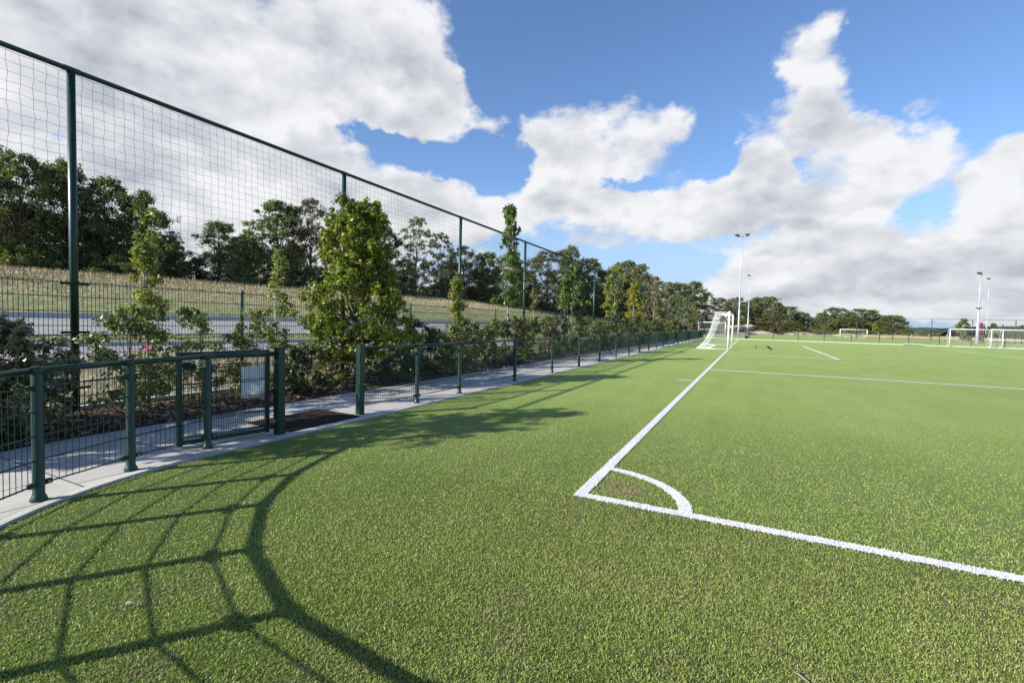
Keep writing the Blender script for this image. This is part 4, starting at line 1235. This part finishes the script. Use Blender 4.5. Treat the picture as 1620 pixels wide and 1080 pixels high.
# ================================================================== planting in the bed
def plant(name, seed, leafkey, H, R, kind, base, K, per, size, crad, r0, loc, label, cat, group=None, bark='bark', rz=0, lean=(0, 0)):
    cm, tm = tree_proto(seed, H, R, leafkey, bark, kind, base, K, per, size, crad, r0)
    return put_tree(name, (cm, tm), (loc[0], loc[1], bed_z(*loc) - .02), label, cat, group)


plant('maple_tree', 41, 'maple', 4.1, 1.24, 'egg', .13, 240, 140, .076, .25, .05, (-6.55, 4.05), 'bushy yellow-green field maple, the biggest tree in the planting bed', 'tree')
plant('maple_sapling', 42, 'young', 3.0, .46, 'column', .12, 34, 80, .066, .20, .022, (-6.7, -.05), 'slender young maple left of the gate, in front of the tall post', 'tree', None, 'barkp')
plant('maple_sapling', 43, 'young', 2.75, .36, 'column', .35, 24, 60, .06, .17, .018, (-6.75, 2.15), 'thin sapling with sparse leaves, just left of the bushy maple', 'tree', None, 'barkp')
plant('maple_tree', 57, 'maple', 4.9, 1.15, 'tall', .2, 140, 110, .085, .27, .05, (-6.45, -3.15), 'yellow-green tree at the left frame edge whose leaves just reach in', 'tree')
plant('poplar_tree', 44, 'poplar', 5.75, .62, 'cone', .34, 52, 130, .10, .30, .035, (-6.75, 11.9), 'tall narrow poplar rising above the net rail', 'tree', None, 'barkp')
plant('maple_sapling', 45, 'young', 2.95, .36, 'column', .38, 22, 100, .08, .22, .018, (-6.75, 8.3), 'light green sapling in front of the third tall fence post', 'tree', None, 'barkp')
plant('maple_tree', 46, 'poplar', 4.35, .95, 'cone', .40, 40, 120, .12, .34, .035, (-6.75, 18.9), 'green cone-shaped young tree right of the poplar', 'tree', None, 'barkp')
plant('maple_tree', 47, 'young', 5.4, .85, 'tall', .35, 34, 80, .12, .34, .035, (-6.75, 27.6), 'airy pale young tree in front of the dark woodland', 'tree', None, 'barkp')
plant('maple_tree', 48, 'yellow', 4.7, .85, 'cone', .38, 40, 120, .13, .34, .035, (-6.75, 33.0), 'young tree with bright yellow autumn leaves', 'tree', None, 'barkp')
plant('maple_tree', 49, 'orange', 5.9, 1.5, 'tall', .25, 44, 120, .14, .45, .04, (-6.75, 41.5), 'orange-brown leaved tree near the end of the netting', 'tree', None, 'barkp')
plant('maple_tree', 50, 'yellow', 4.7, 1.0, 'cone', .30, 36, 110, .16, .42, .04, (-7.2, 79), 'yellow tree left of the distant goal behind the net', 'tree', None, 'barkp')
plant('maple_sapling', 51, 'orange', 2.9, .3, 'column', .4, 14, 60, .09, .2, .016, (-6.9, 14.6), 'small rusty-leaved sapling beside the poplar trunk', 'tree', None, 'barkp')
plant('maple_tree', 52, 'p', 6.2, 1.9, 'tall', .15, 50, 150, .15, .5, .05, (-7.0, 52), 'pale grey-green tree beyond the end of the netting', 'tree', None, 'barkp')
plant('maple_tree', 53, 'p', 5.6, 2.0, 'round', .10, 50, 150, .15, .5, .05, (-7.2, 60), 'silvery bushy tree left of the near goal', 'tree', None, 'barkp')
plant('maple_tree', 54, 'yellow', 3.4, .8, 'round', .4, 24, 100, .18, .4, .04, (28.5, 141), 'little yellow tree standing right of the distant goal', 'tree', None, 'barkp')
plant('maple_tree', 55, 'o', 3.6, 1.3, 'cone', .12, 34, 120, .18, .45, .05, (30.0, 91), 'young green tree left of the thick white mast', 'tree', None, 'barkp')
plant('maple_tree', 56, 'b', 2.9, 1.1, 'cone', .12, 24, 110, .18, .4, .05, (33.4, 91), 'brownish shrub-like tree right of the thick white mast', 'tree', None, 'barkp')
# the big glossy shrub at the left edge
plant('laurel_shrub', 60, 'laurel', 1.38, .95, 'round', .0, 110, 230, .060, .24, .03, (-6.65, -1.75), 'large dark glossy evergreen shrub at the left frame edge', 'shrub')
plant('laurel_shrub', 61, 'laurel', 1.26, .80, 'round', .0, 80, 230, .060, .24, .03, (-6.6, -3.1), 'dark glossy evergreen shrub cut off by the left frame edge', 'shrub')
plant('rose_bush', 62, 'bush', 1.62, .62, 'tall', .0, 40, 100, .058, .20, .016, (-6.55, -.35), 'leafy rose bush with a single pink bloom', 'shrub')
plant('shrub', 63, 'bush', 1.55, .75, 'tall', .0, 40, 90, .058, .20, .014, (-6.75, .75), 'loose light green shrub behind the open gate leaf', 'shrub', 'shrubs in the planting bed')
plant('shrub', 64, 'bush', 1.6, .60, 'tall', .05, 34, 90, .058, .19, .014, (-6.75, 1.75), 'light green shrub behind the pale board, left of latch post', 'shrub', 'shrubs in the planting bed')
plant('shrub', 65, 'bushd', .84, .48, 'round', .06, 34, 120, .055, .17, .014, (-6.5, 2.45), 'compact dark shrub seen through the open gate gap', 'shrub', 'shrubs in the planting bed')
# pink bloom
mb = MB()
for q in range(9):
    th_ = q * 2.4; r_q = .012 + .004 * q; c_ = Vector((math.cos(th_) * r_q, math.sin(th_) * r_q, .004 * (9 - q)))
    t1 = Vector((math.cos(th_), math.sin(th_), .5)); t2 = Vector((-math.sin(th_), math.cos(th_), 0))
    mb.add([c_ - t2 * .018, c_ + t1 * .03 - t2 * .02, c_ + t1 * .034 + t2 * .02, c_ + t2 * .018], [(0, 1, 2, 3)])
o = mb.build('rose_bloom', M['pink'], None, (-6.02, -.42, 1.02)); o.rotation_euler = (.2, .5, 0)
props(o, 'single pink rose bloom above the curved fence rail', 'flower')

sh = [tree_proto(71, 1.3, .72, 'bushd', 'bark', 'round', .0, 34, 120, .062, .22, .016), tree_proto(72, 1.3, .72, 'bush', 'bark', 'tall', .0, 36, 95, .062, .21, .014),
      tree_proto(73, 1.3, .72, 'bush', 'bark', 'round', .0, 34, 110, .066, .22, .014), tree_proto(74, 1.3, .72, 'bushr', 'bark', 'tall', .0, 34, 90, .062, .21, .014),
      tree_proto(75, 1.3, .72, 'g', 'bark', 'round', .0, 34, 110, .062, .22, .014)]
near = [(5.15, 0, 1.0, 1.0, 'dark green shrub behind the first fence post right of the gap'), (6.1, 0, 1.15, 1.0, 'dark green shrub behind the second fence post right of the gap'),
        (7.2, 2, .95, 1.0, 'rounded leafy shrub left of the light green sapling'), (8.6, 1, 1.0, 1.0, 'upright shrub at the foot of the light green sapling')]
for (yb, k, hs, rs, lb) in near:
    put_tree('shrub', sh[k], (-6.6, yb, .03), lb, 'shrub', 'shrubs in the planting bed', (rs * 1.12, rs * 1.12, hs), yb * 3)
for (yb, xo, k, hs, lb) in [(4.4, -.35, 2, .8, 'low shrub in the shade below the bushy maple'), (5.7, -.45, 1, 1.2, 'upright shrub at the back of the bed right of the maple trunk'), (6.6, .25, 0, 1.0, 'dark shrub bulging towards the path right of the maple'), (7.9, .2, 3, .85, 'reddish low shrub at the path edge by the light green sapling'),
        (9.1, -.4, 4, 1.2, 'greyish shrub at the back of the bed right of the light green sapling'), (3.2, -.5, 1, .75, 'low shrub between the compact dark shrub and the maple')]:
    put_tree('shrub', sh[k], (-6.65 + xo, yb, .03), lb, 'shrub', 'shrubs in the planting bed', (1, 1, hs), yb * 5)
yb = 9.5; i = 0
GN = ['dark row shrubs', 'upright row shrubs', 'rounded row shrubs', 'reddish row shrubs', 'greyish row shrubs']


def row_label(k, yb):
    w_ = ['dark green', 'upright light green', 'rounded light green', 'reddish-tinged', 'greyish green'][k] + ' bed shrub '
    lim = [11, 13, 16.5, 21, 26, 31, 40, 50, 99]
    sec = ['left of the poplar trunk', 'at the foot of the poplar', 'just right of the poplar', 'around the cone-shaped young tree', 'left of the airy pale young tree', 'between the airy pale tree and the yellow tree', 'right of the yellow tree', 'near the orange-brown tree at the net end', 'in the last stretch of bed before the goal']
    return w_ + sec[[j for j, v in enumerate(lim) if yb < v][0]]


while yb < 61:
    k = [1, 2, 0, 3, 4, 2, 1, 3, 0][i % 9]; hs = rb.uniform(1.0, 1.4) + .006 * yb; rs = rb.uniform(.9, 1.2)
    put_tree('shrub', sh[k], (-6.6 + rb.uniform(-.3, .2), yb, .02), row_label(k, yb), 'shrub', GN[k], (rs, rs, hs), i * 1.7)
    yb += rb.uniform(.62, .9) * (1 + yb / 60); i += 1
